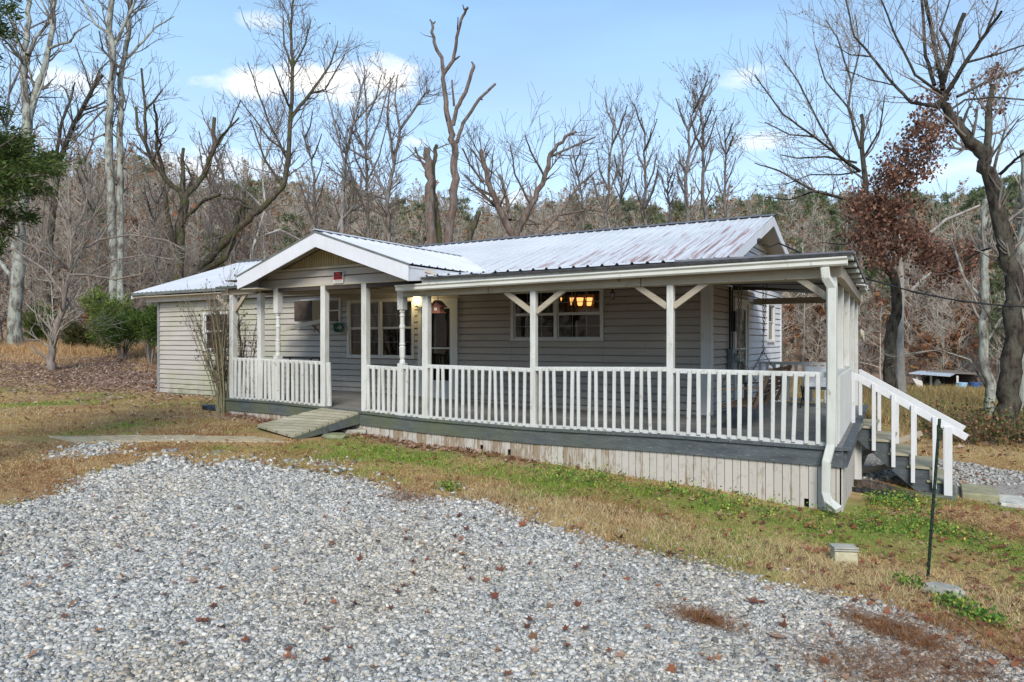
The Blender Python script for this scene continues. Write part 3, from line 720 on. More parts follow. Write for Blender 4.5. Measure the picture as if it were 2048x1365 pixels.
# right side rail: close-set boards; rear rail
mb = MB(); mb.beam((-1.07,FY+.06,1.66), (-1.21,12.6,1.64), .06, .05, (1,0,0)); r = mb.build('railing', M['rail'], house)
MB().beam((-1.05,FY+.06,.80), (-1.19,12.6,.80), .05, .05, (1,0,0)).build('bottom_rail', M['rail'], r)
for i in range(19):
    y = lerp(FY+.15, 12.5, i/18); x = -1.045-.044*(y-FY); MB().box(x, x+.035, y-.03, y+.03, .80, 1.63).build('baluster', M['rail'], r)
def rear_rail(x0, x1, y, n):
    r = MB().box(x0, x1, y-.03, y+.03, 1.56, 1.62).build('railing', M['post'], house)
    MB().box(x0, x1, y-.02, y+.02, .80, .85).build('bottom_rail', M['post'], r)
    for i in range(n): x = lerp(x0+.06, x1-.06, i/(n-1)); MB().box(x-.03, x+.03, y-.055, y-.031, .78, 1.56).build('baluster', M['post'], r)
rear_rail(-3.3, -1.42, 15.85, 13)

# ---- windows and doors
def window(x0, x1, z0, z1, sashes=1, cols=2, rows=2, plane='Y', c=WY, curtain=None, parent=house, bottom_grid=True):
    """casing mesh with sash, muntin and pane children; plane Y faces -Y, plane X faces +X"""
    def P(s, d, z): return (s, c-d, z) if plane == 'Y' else (c+d, s, z)
    def bx(mb, a, b, d0, d1, e, f):
        p = P(a, d0, e); q = P(b, d1, f); mb.box(min(p[0],q[0]), max(p[0],q[0]), min(p[1],q[1]), max(p[1],q[1]), e, f)
    mb = MB(); t = .055
    bx(mb, x0-.01, x0+t, -.06, .045, z0, z1); bx(mb, x1-t, x1+.01, -.06, .045, z0, z1); bx(mb, x0+t, x1-t, -.06, .045, z1-t, z1); bx(mb, x0-.03, x1+.03, -.06, .06, z0-.02, z0); bx(mb, x0+t, x1-t, -.06, .04, z0, z0+.03)
    W = (x1-x0-2*t)/sashes
    for k in range(1, sashes): s = x0+t+W*k; bx(mb, s-.035, s+.035, -.05, .038, z0+.03, z1-t)
    w = mb.build('window', M['winframe'], parent)
    zmid = (z0+z1)/2
    for k in range(sashes):
        a = x0+t+W*k+(.035 if k else 0); b = x0+t+W*(k+1)-(.035 if k < sashes-1 else 0)
        for lo, hi, d in ((zmid, z1-t, .012), (z0+.03, zmid, -.006)):
            sb = MB(); q = .026
            bx(sb, a, a+q, d-.02, d, lo, hi); bx(sb, b-q, b, d-.02, d, lo, hi); bx(sb, a+q, b-q, d-.02, d, hi-q, hi); bx(sb, a+q, b-q, d-.02, d, lo, lo+q)
            sb.build('sash', M['winframe'], w)
            g = MB(); p = [P(a+q, d-.012, lo+q), P(b-q, d-.012, lo+q), P(b-q, d-.012, hi-q), P(a+q, d-.012, hi-q)]; g.quad(*p); g.build('pane', M['glass'], w)
            if lo == zmid or bottom_grid:
                mm = MB()
                mt = .007 if lo == zmid else .005
                for i in range(1, cols): s = lerp(a, b, i/cols); bx(mm, s-mt, s+mt, d-.024, d-.016, lo+q, hi-q)
                for i in range(1, rows): z = lerp(lo, hi, i/rows); bx(mm, a+q, b-q, d-.0245, d-.0165, z-mt, z+mt)
                mm.build('muntin', M['muntin'] if lo == zmid else M['muntin'], w)
    if curtain:
        cb = MB(); n = int((x1-x0)/.04); mat, za, zb2, dep = curtain
        for i in range(n):
            s0 = lerp(x0+.06, x1-.06, i/n); s1 = lerp(x0+.06, x1-.06, (i+1)/n); o0 = .018*math.sin(i*1.9); o1 = .018*math.sin((i+1)*1.9)
            cb.quad(P(s0, -dep+o0, za), P(s1, -dep+o1, za), P(s1, -dep+o1, zb2), P(s0, -dep+o0, zb2))
        cb.build('curtain', mat, w)
    return w
blind = simple('window_blind', (.33,.31,.27), .8, .3, 3, stretch=(.3,1,30)); drape = simple('brown_drape', (.13,.085,.045), .9, .3)
window(*W_WING, 1, 2, 2, curtain=(simple('rust_curtain', (.25,.13,.07)), W_WING[2]+.05, W_WING[3]-.06, .12))
window(*W_TWIN, 2, 2, 2, curtain=(blind, 2.38, 3.0, .10))
window(*W_KIT, 2, 3, 2, curtain=(drape, 2.62, 3.06, 1.15))
window(S_WIN[0]+WY, S_WIN[1]+WY, S_WIN[2], S_WIN[3], 1, 2, 2, 'X', WX1)
# small window holding the air conditioner
xa, xb, za, zb_ = W_AC; xm = -13.02
w = MB().box(xa, xa+.05, WY-.04, WY+.05, za, zb_).box(xb-.06, xb, WY-.04, WY+.05, za, zb_).box(xa+.05, xb-.06, WY-.04, WY+.05, zb_-.05, zb_).box(xa+.05, xb-.06, WY-.05, WY+.05, za, za+.04).box(xm, xm+.04, WY-.03, WY+.05, za+.04, zb_-.05).build('window', M['winframe'], house)
MB().box(xm+.04, xb-.06, WY-.02, WY+.0, (za+zb_)/2-.015, (za+zb_)/2+.015).build('sash', M['winframe'], w)
MB().quad((xm+.04, WY, za+.04), (xb-.06, WY, za+.04), (xb-.06, WY, zb_-.05), (xm+.04, WY, zb_-.05)).build('pane', M['glass'], w)
def screen_door(x0, x1, z0, z1, plane='Y', c=WY, glass_split=.5):
    def P(s, d, z): return (s, c-d, z) if plane == 'Y' else (c+d, s, z)
    def bx(mb, a, b, d0, d1, e, f):
        p = P(a, d0, e); q = P(b, d1, f); mb.box(min(p[0],q[0]), max(p[0],q[0]), min(p[1],q[1]), max(p[1],q[1]), e, f)
    mb = MB(); bx(mb, x0, x0+.09, -.05, .045, z0, z1); bx(mb, x1-.09, x1, -.05, .045, z0, z1); bx(mb, x0+.09, x1-.09, -.05, .045, z1-.10, z1)
    fr = mb.build('door_frame', M['winframe'], house)
    a, b, e, f = x0+.09, x1-.09, z0+.02, z1-.10
    mb = MB(); q = .13
    bx(mb, a, a+q, -.02, .02, e, f); bx(mb, b-q, b, -.02, .02, e, f); bx(mb, a+q, b-q, -.02, .02, f-.12, f); bx(mb, a+q, b-q, -.02, .02, e, e+.42); bx(mb, a+q, b-q, -.01, .015, e+1.12, e+1.15)
    d = mb.build('door', M['winframe'], house)
    g = MB(); g.quad(P(a+q,0,e+.42), P(b-q,0,e+.42), P(b-q,0,f-.12), P(a+q,0,f-.12)); g.build('pane', M['glass'], d)
    mb = MB(); bx(mb, a+.04, a+.065, .02, .07, e+.95, e+1.12); mb.build('handle', M['black'], d)
    return d
screen_door(*DOOR); screen_door(S_DOOR[0]+WY, S_DOOR[1]+WY, .75, 2.93, 'X', WX1)

# ---- downspout at the corner
mb = MB(); P = [V(-1.42,9.34,3.02), V(-1.42,9.34,2.93), V(-1.25,9.42,2.74), V(-1.20,9.44,2.62), V(-1.20,9.44,.9), V(-1.235,9.40,.62), V(-1.235,9.40,.12), V(-1.19,9.36,.0), V(-1.08,9.26,-.07)]
# square pipe in straight lengths
P = [onY(1650,537,9.34), onY(1652,556,9.34), onY(1664,575,9.40), onY(1664,740,9.42), onY(1662,890,9.42), onY(1653,925,9.36), onY(1652,985,9.36), onY(1658,1005,9.34), onY(1676,1019,9.26)]
for a, b in zip(P, P[1:]):
    d = (b-a).normalized(); mb.beam(a-d*.012, b+d*.012, .10, .075, (1,0,0))
mb.build('downspout', M['downspout'], house, bevel=.008)

# ---- ramp
rt = [V(-9.90,FY-.10,zf(-9.9)-.01), V(-8.98,FY-.10,zf(-8.98)-.01)]; fl = onY(513,857,8.62); frr = onY(585,880,8.18)
fl.z = gz(fl.x, fl.y)+.09; frr.z = gz(frr.x, frr.y)+.07
mb = MB(); n = 12
for i in range(n):
    a = i/n; b = (i+.93)/n; A0 = rt[0].lerp(fl, a); A1 = rt[0].lerp(fl, b); B0 = rt[1].lerp(frr, a); B1 = rt[1].lerp(frr, b); e = V(rnd.uniform(-.02,.02),0,0); dz = V(0,0,-.04)
    mb.hexa([A1+dz+e, B1+dz+e, B0+dz+e, A0+dz+e, A1+e, B1+e, B0+e, A0+e])
ramp = mb.build('ramp', M['ramp'], house)
for a, b in ((rt[0], fl), (rt[1], frr)):
    q = a.lerp(b, .97); MB().hexa([q+V(-.02,0,-.10), q+V(.02,0,-.10), a+V(.02,0,-.22), a+V(-.02,0,-.22), q+V(-.02,0,-.045), q+V(.02,0,-.045), a+V(.02,0,-.045), a+V(-.02,0,-.045)]).build('ramp_side', M['rim'], ramp)
q = rt[1].lerp(frr, .55); MB().box(q.x+.03, q.x+.09, q.y-.04, q.y+.03, gz(q.x,q.y)-.02, q.z-.05).build('ramp_leg', M['rim'], ramp)

# ---- staircase on the right
Y0, Y1 = 12.55, 13.75
tread_px = [(1712,1745,853),(1743,1783,880),(1781,1822,908),(1818,1862,934),(1858,1897,963)]
steps = []
for a, b, y in tread_px:
    p = onY(a, y, Y0); q = onY(b, y, Y0); steps.append((p.x, q.x, (p.z+q.z)/2))
def stringer(y):
    pts = []
    for i, (a, b, z) in enumerate(steps): pts += [(steps[i][0] if i == 0 else steps[i-1][1]-.02, y, z-.04), (b-.02, y, z-.04)]
    bot = steps[-1][2]-.30
    pts += [(steps[-1][1]-.02, y, bot), (steps[-1][0]-.05, y, bot), (steps[0][0], y, steps[0][2]-.22)]
    return pts
mb = MB(); mb.prism(stringer(Y0+.03), (0,.04,0)); stair = mb.build('staircase', M['stringer'], house)
MB().prism(stringer(Y1-.04), (0,.04,0)).build('stringer', M['stringer'], stair)
for a, b, z in steps: MB().box(a-.03, b+.03, Y0-.0, Y1+.0, z-.035, z).build('tread', M['ramp'], stair, bevel=.004)
def srail(y, dz=0):
    a = onY(1706, 747, Y0); b = onY(1934, 872, Y0); a = V(a.x, y, a.z+dz); b = V(b.x, y, b.z+dz)
    MB().beam(a+V(0,0,-.03), b+V(0,0,-.03), .04, .105, (0,1,0)).build('handrail', M['stairwhite'], stair, bevel=.004)
    return a, b
ra, rb = srail(Y0-.0); srail(Y1+.0)
def rz(x): return lerp(ra.z, rb.z, (x-ra.x)/(rb.x-ra.x))
for yy in (Y0-.04, Y1+.04):
    for pxl, bot in ((1707,872),(1748,901),(1787,934),(1826,965),(1869,985)):
        x = onY(pxl, 800, Y0).x; zb_ = onY(pxl, bot-(8 if pxl > 1860 else 0), Y0).z
        MB().box(x-.028, x+.028, yy-.024, yy+.024, zb_, rz(x)+.02).build('baluster', M['stairwhite'], stair, bevel=.004)
    x = onY(1896, 800, Y0).x; MB().box(x-.055, x+.055, yy-.045, yy+.045, gz(x, yy)-.05, rz(x)-.02).build('newel_post', M['stairwhite'], stair, bevel=.005)
x = onY(1790, 900, Y0).x
mb = MB(); mb.beam((x+.35, Y1+.1, .50), (x-.75, Y1+.1, -.02), .04, .09, (0,1,0)); mb.beam((x-.62, Y1-.3, -.2), (x+.12, Y1-.3, .02), .05, .09, (0,1,0)); mb.box(x+.08, x+.18, Y1-.35, Y1-.25, -.5, .12); mb.build('cross_brace', M['beamwood'], stair)

NTREE, NST, NGR = 3700, 2600, 20000

# ================================================================== THINGS AROUND THE HOUSE
def text(name, s, size, loc, rot, mat, parent=None, ext=.0015, sc=(1,1,1)):
    c = bpy.data.curves.new(name, 'FONT'); c.body = s; c.size = size; c.align_x = 'CENTER'; c.align_y = 'CENTER'; c.extrude = ext; c.offset = .0015
    o = bpy.data.objects.new(name, c); COL.objects.link(o); c.materials.append(mat)
    off = WORLD[parent.name] if parent else Vector((0,0,0)); o.location = Vector(loc)-off; o.rotation_euler = rot
    o.scale = sc
    bpy.context.view_layer.update(); me = bpy.data.meshes.new_from_object(o.evaluated_get(bpy.context.evaluated_depsgraph_get())); bpy.data.objects.remove(o)
    o = bpy.data.objects.new(name, me); COL.objects.link(o); o.location = Vector(loc)-off; o.rotation_euler = rot; o.scale = sc; WORLD[o.name] = off.copy()
    if parent: o.parent = parent
    return o
# no-trespassing sign on the gable
p = onY(677, 555, 9.50); y = 9.49
sg = thing('warning_sign', 'small red and black NO TRESPASSING sign fixed to the gable above the ramp', 'sign', (p.x, y, p.z))
W2, H2 = .115, .10
MB().box(p.x-W2-.012, p.x+W2+.012, y, y+.008, p.z-H2-.012, p.z+H2+.012).build('backing', M['white'], sg)
MB().box(p.x-W2, p.x+W2, y-.003, y, p.z-.045, p.z+H2).build('black_field', M['black'], sg)
red = simple('sign_red', (.55,.02,.03), .5, .1)
text('lettering', 'NO', .075, (p.x, y-.006, p.z+.065), (rad(90),0,0), red, sg)
MB().box(p.x-W2, p.x+W2, y-.0045, y-.003, p.z-.045, p.z+.022).build('red_band', red, sg); text('lettering', 'TRESPASSING', .062, (p.x, y-.006, p.z-.012), (rad(90),0,0), M['black'], sg, sc=(.60, 1.1, 1))
MB().box(p.x-.09, p.x+.09, y-.003, y, p.z-.09, p.z-.055).build('name_strip', M['soffit'], sg)
# lit wall lantern
p = onY(833, 601, WY-.16)
ln = thing('wall_lantern', 'lit glass and brass carriage lantern on the wall left of the front door', 'lantern', (p.x, WY, p.z))
MB().lathe((p.x, p.y, p.z-.11), [(0,.045),(.03,.058),(.20,.085),(.21,.085)], 8).build('glass', M['lamp'], ln)
mb = MB().lathe((p.x, p.y, p.z+.10), [(0,.10),(.02,.095),(.07,.05),(.09,.02),(.11,.018)], 8)
for k in range(6):
    a = k*math.pi/3; mb.beam((p.x+.047*math.cos(a), p.y+.047*math.sin(a), p.z-.11), (p.x+.09*math.cos(a), p.y+.09*math.sin(a), p.z+.10), .008, .008)
mb.lathe((p.x, p.y, p.z-.15), [(0,.012),(.02,.03),(.04,.05)], 8)
brass = simple('tarnished_brass', (.22,.17,.09), .4, .3, metal=.6); mb.build('cage', brass, ln)
MB().tube([(p.x+.0, p.y, p.z-.13), (p.x+.05, p.y+.05, p.z-.17), (p.x+.05, WY-.02, p.z-.08)], .012, 6).lathe((p.x+.05, WY-.035, p.z-.14), [(0,.0),(.001,.05),(.12,.05),(.121,0)], 10).build('bracket', M['winframe'], ln)
pl = bpy.data.lights.new('lantern_bulb', 'POINT'); pl.energy = 9; pl.color = (1,.8,.42); pl.shadow_soft_size = .06
plo = bpy.data.objects.new('lantern_bulb', pl); COL.objects.link(plo); plo.location = (p.x, p.y-.1, p.z); 
# birdhouse hanging by the door post
p = onY(876, 616, 9.75); fr_ = simple('faded_red_paint', (.28,.11,.07), .7, .4, 25)
bh = thing('birdhouse', 'small faded red hanging birdhouse beside the post in front of the door', 'birdhouse', (p.x, p.y, p.z+.35))
b = p
MB().box(b.x-.085, b.x+.085, b.y-.07, b.y+.07, b.z-.075, b.z+.02).prism([(b.x-.085, b.y-.07, b.z+.02), (b.x+.085, b.y-.07, b.z+.02), (b.x, b.y-.07, b.z+.10)], (0,.14,0)).box(b.x-.11,b.x+.11,b.y-.095,b.y+.09,b.z-.095,b.z-.075).build('body', fr_, bh)
MB().prism([(b.x-.125,b.y-.1,b.z+.0),(b.x,b.y-.1,b.z+.115),(b.x,b.y-.1,b.z+.13),(b.x-.135,b.y-.1,b.z+.012)], (0,.2,0)).prism([(b.x+.125,b.y-.1,b.z+.0),(b.x+.135,b.y-.1,b.z+.012),(b.x,b.y-.1,b.z+.13),(b.x,b.y-.1,b.z+.115)], (0,.2,0)).build('roof', simple('birdhouse_roof', (.16,.07,.05)), bh)
MB().box(b.x-.03,b.x+.03,b.y-.073,b.y-.07,b.z-.05,b.z-.0).build('entrance', simple('pale_opening', (.6,.55,.45)), bh)
MB().tube([(b.x,b.y,b.z+.12),(b.x,b.y,2.96)], .006, 5).build('hanger', M['black'], bh)
# bottle chime under the beam
p = onY(1225, 588, 9.75)
bc = thing('hanging_bottle', 'dark brown bottle hanging neck up from the beam beside the kitchen window', 'bottle', (p.x,p.y,p.z))
MB().lathe((p.x,p.y,p.z-.09), [(0,.02),(.005,.035),(.10,.035),(.13,.018),(.17,.013),(.18,.015)], 12).build('bottle', simple('brown_glass', (.05,.02,.015), .15, .2, spec=.6), bc, smooth=True)
MB().tube([(p.x,p.y,p.z+.09),(p.x,p.y,2.96)], .004, 5).build('string', M['black'], bc)
# chandelier in the kitchen
p = onY(1150, 603, 13.55)
ch = thing('chandelier', 'lit amber glass shades of a ceiling light seen through the kitchen window', 'light', (p.x,p.y,3.3))
MB().tube([(p.x,p.y,3.29),(p.x,p.y,p.z-.12)], .012, 6).build('stem', brass, ch)
for q in (1088, 1127, 1146, 1160, 1178):
    g = onY(q, 604, 13.55+.15*math.sin(q)); MB().lathe((g.x,g.y,g.z-.085), [(0,.035),(.02,.05),(.17,.075)], 10).build('lamp_shade', M['shade'], ch)
    MB().tube([(g.x,g.y,g.z-.08),((g.x+p.x)/2,g.y,g.z-.17),(p.x,p.y,p.z-.10)], .008, 5).build('arm', brass, ch)
# air conditioner
xa, xb, za, zb_ = W_AC
ac = thing('air_conditioner', 'window air conditioner with dark mesh front in the small porch window', 'air conditioner', (xa, WY, za))
MB().box(xa+.055, -13.05, WY-.28, WY+.1, za+.045, zb_-.055).build('case', M['winframe'], ac, bevel=.01)
mb = MB()
for i in range(25): x = lerp(xa+.07, -13.06, i/24); mb.box(x-.004, x+.004, WY-.292, WY-.283, za+.06, zb_-.065)
for i in range(19): z = lerp(za+.06, zb_-.065, i/18); mb.box(xa+.07, -13.06, WY-.297, WY-.290, z-.004, z+.004)
mb.build('grille', simple('rusty_grille', (.16,.12,.09), .7, .5, 6), ac)
MB().box(xa+.07, -13.06, WY-.284, WY-.281, za+.06, zb_-.065).build('coil', simple('dark_coil', (.035,.03,.03)), ac)
# board with folding legs leaning on the wall
a = onY(562, 660, WY-.45); b = onY(655, 640, WY-.30)
ib = thing('folding_board', 'long beige board with black folding legs leaning along the wall under the air conditioner', 'board', (a.x, a.y, a.z))
MB().beam(a, b, .03, .10, (0,1,0)).build('board_top', M['soffit'], ib, bevel=.006)
a = onY(624, 650, WY-.35); b = onY(642, 668, WY-.35); MB().tube([a,b], .014, 6).tube([onY(632,650,WY-.34), onY(628,664,WY-.34)], .011, 6).build('leg', M['black'], ib)
# garden hose on the wall
p = onY(679, 656, WY-.10)
hs = thing('garden_hose', 'coiled dark green garden hose hung on the wall beside the porch window', 'hose', (p.x,p.y,p.z))
green = simple('green_hose', (.02,.10,.07), .5, .3)
mb = MB()
for k in range(5):
    r = .085+.012*k; mb.tube([(p.x+r*1.25*math.cos(t), p.y-.01*k+.02*math.sin(3*t+k), p.z+r*.8*math.sin(t)+.01*math.sin(2*t+k)) for t in np.linspace(0, 6.28, 18)], .013, 6)
mb.build('coil', green, hs, smooth=True); MB().box(p.x-.03,p.x+.03,WY-.12,WY-.015,p.z+.06,p.z+.085).build('hook', M['winframe'], hs)
# black tray behind the left railing
p = onY(600, 716, 10.3); MBt = MB().box(p.x-.55,p.x+.45,10.2,10.5,p.z-.02,p.z+.02)
t = thing('metal_rack', 'low dark metal rack behind the railing left of the ramp', 'rack', (p.x,10.3,zf(p.x)))
MBt.build('top', M['black'], t)
for sx_ in (-.5,.4):
    for yy in (10.23,10.47): MB().box(p.x+sx_-.015,p.x+sx_+.015,yy-.015,yy+.015,zf(p.x),p.z-.02).build('leg', M['black'], t)
# electric meter and conduit on the side wall
mt = thing('electric_meter', 'grey electric meter box with conduit beside the side door', 'meter', (WX1, 13.75, 1.6))
grey = simple('meter_grey', (.20,.24,.25), .5, .3, metal=.2)
MB().box(WX1+.02, WX1+.14, 13.55, 13.85, 1.50, 1.92).build('box', grey, mt, bevel=.01)
MB().tube([(WX1+.15,13.7,1.74),(WX1+.24,13.7,1.74)], [.085,.075], 14).build('meter_glass', simple('meter_face', (.25,.33,.32), .2, .2, spec=.6), mt)
MB().tube([(WX1+.06,13.62,1.92),(WX1+.06,13.62,3.1)], .022, 8).tube([(WX1+.06,13.8,1.92),(WX1+.06,13.8,3.05)], .015, 8).build('conduit', M['black'], mt)
MB().box(WX1+.02, WX1+.10, 13.88, 14.0, 2.25, 2.65).build('breaker_box', M['black'], mt)
# porch swing hung on chains
SWX = -2.42
sw = thing('porch_swing', 'slatted wooden porch swing hanging on chains in the right bay of the porch', 'swing', (SWX, 11.2, 1.1))
ya, yb = 10.35, 12.05; wd = M['swingwood']
mb = MB()
for i in range(6): x = -2.72+.085*i; mb.box(x, x+.07, ya, yb, 1.10+.004*i, 1.125+.004*i)
mb.build('seat', wd, sw, bevel=.004)
mb = MB()
for i in range(6): t_ = i/5; mb.beam((-2.22+.20*t_, ya, 1.22+.42*t_), (-2.22+.20*t_, yb, 1.22+.42*t_), .02, .06, (.9,0,-.43))
for y in (ya+.06, (ya+yb)/2, yb-.06): mb.beam((-2.21,y,1.10), (-1.98,y,1.68), .04, .05, (0,1,0))
mb.build('backrest', wd, sw)
for y in (ya+.02, yb-.02):
    MB().beam((-2.75,y,1.36), (-2.15,y,1.40), .07, .025, (0,1,0)).beam((-2.70,y,1.10), (-2.70,y,1.36), .04, .04, (0,1,0)).build('armrest', wd, sw)
def chain(pts, r=.011, link_=.045):
    mb = MB()
    for a, b in zip(pts, pts[1:]):
        a = Vector(a); b = Vector(b); n = max(1, int((b-a).length/link_)); d = (b-a)/n; u = d.normalized(); s1 = u.cross(Vector((0,1,0))).normalized(); s2 = u.cross(s1)
        for i in range(n):
            c = a+d*(i+.5); s_ = s1 if i % 2 else s2; h = d*.62; q = s_*r
            mb.tube([c-h-q*.2, c-h*.6-q, c+h*.6-q, c+h+q*.2, c+h*.6+q, c-h*.6+q, c-h-q*.2], .0045, 4, False)
    return mb
for y in (10.35, 12.05):
    top = (SWX, y, 3.05); s_ = (SWX, y, 1.90)
    chain([top, s_]).build('chain', M['chain'], sw); chain([s_, (-2.70, y, 1.36)]).build('chain', M['chain'], sw); chain([s_, (-2.12, y, 1.38)]).build('chain', M['chain'], sw)
    chain([(SWX+.05, y+.03, 3.05), (SWX+.01, y, 2.2)]).build('chain', M['chain'], sw)
    MB().tube([(SWX+.03*math.sin(t), y+.03*math.cos(t*1.0)*.9, 1.96-.02*t) for t in np.linspace(0, 6.2, 16)], .006, 5).build('hook', M['chain'], sw)
# folding chair at the far rail
fc = thing('folding_chair', 'grey and white folding chair beside the rear railing of the porch', 'chair', (-2.0, 14.9, .75))
cg = simple('chair_fabric', (.70,.72,.74), .8, .3)
MB().box(-2.25,-1.75,14.7,15.15,1.12,1.15).build('seat', simple('dark_fabric', (.05,.05,.06)), fc)
MB().prism([(-2.25,15.15,1.15),(-1.75,15.15,1.15),(-1.75,15.35,1.55),(-2.25,15.35,1.55)], (0,.03,0)).build('backrest', cg, fc)
for x in (-2.25,-1.75): MB().tube([(x,14.7,.75),(x,15.2,1.18)], .014, 6).tube([(x,15.25,.75),(x,14.75,1.18)], .014, 6).build('leg', M['black'], fc)
# coil of pale rope and a hook on the side posts
p = onX(1715, 668, -.98)
rp = MB()
for k in range(4): rp.tube([(p.x+.05+.01*k, p.y+.05*math.cos(t)*(1+.08*k), p.z+.065*math.sin(t)-.01*k) for t in np.linspace(0, 6.28, 16)], .008, 6)
tag(rp.build('rope_coil', simple('pale_rope', (.5,.45,.33)), None), 'coil of pale rope hung on the side post at the head of the stairs', 'rope')
p = onX(1712, 573, -1.06)
tag(MB().tube([p+V(0,0,.03), p+V(.1,0,.02), p+V(.16,0,-.0), p+V(.17,0,-.05), p+V(.14,0,-.07)], .008, 6).build('plant_hook', M['stairwhite'], None), 'white metal plant hook on the side post under the porch roof', 'hook')
# weatherhead and service cable
p = onX(1515, 487, RX1+.0)
wh = thing('weatherhead', 'small electric weatherhead and insulator on the gable above the porch roof', 'weatherhead', (p.x, p.y, p.z))
MB().lathe((p.x+.03,p.y,p.z), [(0,.02),(.01,.05),(.05,.055),(.09,.03),(.10,0)], 10).build('cap', M['black'], wh)
MB().tube([(p.x+.05,p.y,p.z+.02),(p.x+.16,p.y-.05,p.z-.05),(p.x+.25,p.y-.1,p.z-.10),(p.x+.40,p.y-.05,p.z-.03)], .012, 5).build('loop', M['black'], wh)
c0 = Vector((p.x+.40,p.y-.05,p.z-.03)); c1 = at(2240, 600, 14.5)
pts = [c0.lerp(c1, t)+V(0,0,-.55*4*t*(1-t)) for t in np.linspace(0, 1, 24)]
tag(MB().tube(pts, .016, 5).tube([q+V(0,.01,.025*math.sin(i*2)) for i, q in enumerate(pts)], .007, 4).build('service_cable', M['black'], None), 'black overhead power cable sagging from the gable toward the big tree', 'cable')
# steel fence post
b_ = gpix(1857, 1165); t_ = V(b_.x, b_.y, 0); t_.z = CZ-(838-681)/F*(-sT*b_.x+cT*b_.y); 
b2 = at(1856, 1160, -sT*b_.x+cT*b_.y); tp = at(1880, 838, (-sT*b_.x+cT*b_.y)+.02)
fp = thing('fence_post', 'thin leaning dark green steel fence post standing in the grass', 'post', (b2.x, b2.y, b2.z))
dn = (tp-b2).normalized(); sd_ = V(cT, sT, 0)
mb = MB(); mb.beam(b2-dn*.1, tp, .022, .005, sd_); mb.beam(b2-dn*.1+V(-sT,cT,0)*.014, tp+V(-sT,cT,0)*.014, .005, .028, sd_)
tg = simple('green_post_paint', (.015,.035,.022), .5, .4); mb.build('stake', tg, fp)
for i in range(22): q = b2.lerp(tp, (i+1)/23); MB().beam(q-sd_*.004+V(sT,-cT,0)*.006, q+sd_*.004+V(sT,-cT,0)*.006, .02, .012, (0,0,1)).build('stud', tg, fp)
# concrete block, rock, pipe, stones
def rock(name, label, cat, c, s, mat, seed, sub=3, flat=.55, parent=None):
    import bmesh
    bm = bmesh.new(); bmesh.ops.create_icosphere(bm, subdivisions=sub, radius=1)
    for v in bm.verts:
        n = mnoise.noise(v.co*1.2+Vector((seed,0,0)))*.45+mnoise.noise(v.co*3+Vector((0,seed,0)))*.15
        v.co *= 1+n; v.co.x *= s[0]; v.co.y *= s[1]; v.co.z = max(-.5, min(v.co.z, flat))*s[2]
        v.co += Vector(c)
    me = bpy.data.meshes.new(name); bm.to_mesh(me); bm.free()
    o = link(name, me, mat, None); WORLD[o.name] = Vector((0,0,0)); return tag(o, label, cat)
p = gpix(1688, 1128); cb = MB(); e = V(cT,sT,0); g = V(-sT,cT,0); z0 = p.z-.05
def obox(mb, c, hx, hy, z0, z1, ang=0, taper=0):
    e = V(math.cos(TH+ang), math.sin(TH+ang), 0); g = V(-e.y, e.x, 0); c = V(c[0], c[1], 0)
    return mb.hexa([c-e*hx-g*hy+V(0,0,z0), c+e*hx-g*hy+V(0,0,z0), c+e*hx+g*hy+V(0,0,z0), c-e*hx+g*hy+V(0,0,z0),
       c-e*(hx-taper)-g*(hy-taper)+V(0,0,z1), c+e*(hx-taper)-g*(hy-taper)+V(0,0,z1), c+e*(hx-taper)+g*(hy-taper)+V(0,0,z1), c-e*(hx-taper)+g*(hy-taper)+V(0,0,z1)])
o = obox(MB(), p, .112, .08, z0, z0+.18, -.12, .004).build('base', simple('mossy_yellow_stone', (.50,.46,.30), .9, .35, 9, bump=.4), None, bevel=.012)
bl = thing('concrete_block', 'weathered concrete cap block sitting in dry grass at the gravel edge', 'block', (p.x,p.y,z0))
o.parent = bl; o.matrix_parent_inverse.identity(); 
for v in o.data.vertices: v.co -= Vector((p.x,p.y,z0))
for i, zz in enumerate((.182, .203)): obox(MB(), p, .12-.003*i, .086-.003*i, z0+zz, z0+zz+.018, -.12).build('cap_slab', M['concrete'], bl, bevel=.006)
p = gpix(1885, 1195); rock('boulder', 'half-buried pale boulder beside the foot of the steel post', 'rock', (p.x,p.y,p.z+.01), (.15,.10,.17), simple('rock_grey', (.33,.31,.26), .9, .35, 9, bump=.5), 4)
p = gpix(1632+0, 0+1012) if False else onY(1825, 1005, 11.6)
zz = gz(p.x, p.y)+.03; dp = thing('drain_pipe', 'open end of a black corrugated drain pipe lying on bare soil below the stairs', 'pipe', (p.x,p.y,zz))
mb = MB(); L = []
for i in range(40): a = i/39; L.append((p.x-a*1.9, p.y+a*.25, zz+.02*math.sin(a*5)+.04*a))
mb.tube(L, [.058 if i % 2 else .05 for i in range(40)], 12, False); mb.build('pipe', M['black'], dp)
p = gpix(672, 876); rock('step_stone', 'flat mossy stepping stone close to the ramp side', 'stone', (p.x,p.y,p.z+.02), (.24,.20,.12), simple('mossy_stone', (.22,.23,.13), .9, .4, 6, bump=.5), 11, 2, .4)
p = gpix(716, 866); rock('step_stone', 'larger pale flat stone against the deck skirting right of the ramp', 'stone', (p.x,p.y-.1,p.z+.02), (.30,.20,.16), M['concrete'], 15, 2, .4)
x = onY(1896, 900, Y0).x; obox(MB(), (x-.12, Y0+.25), .30, .42, gz(x,Y0)-.15, gz(x,Y0)+.06, .0).hexa
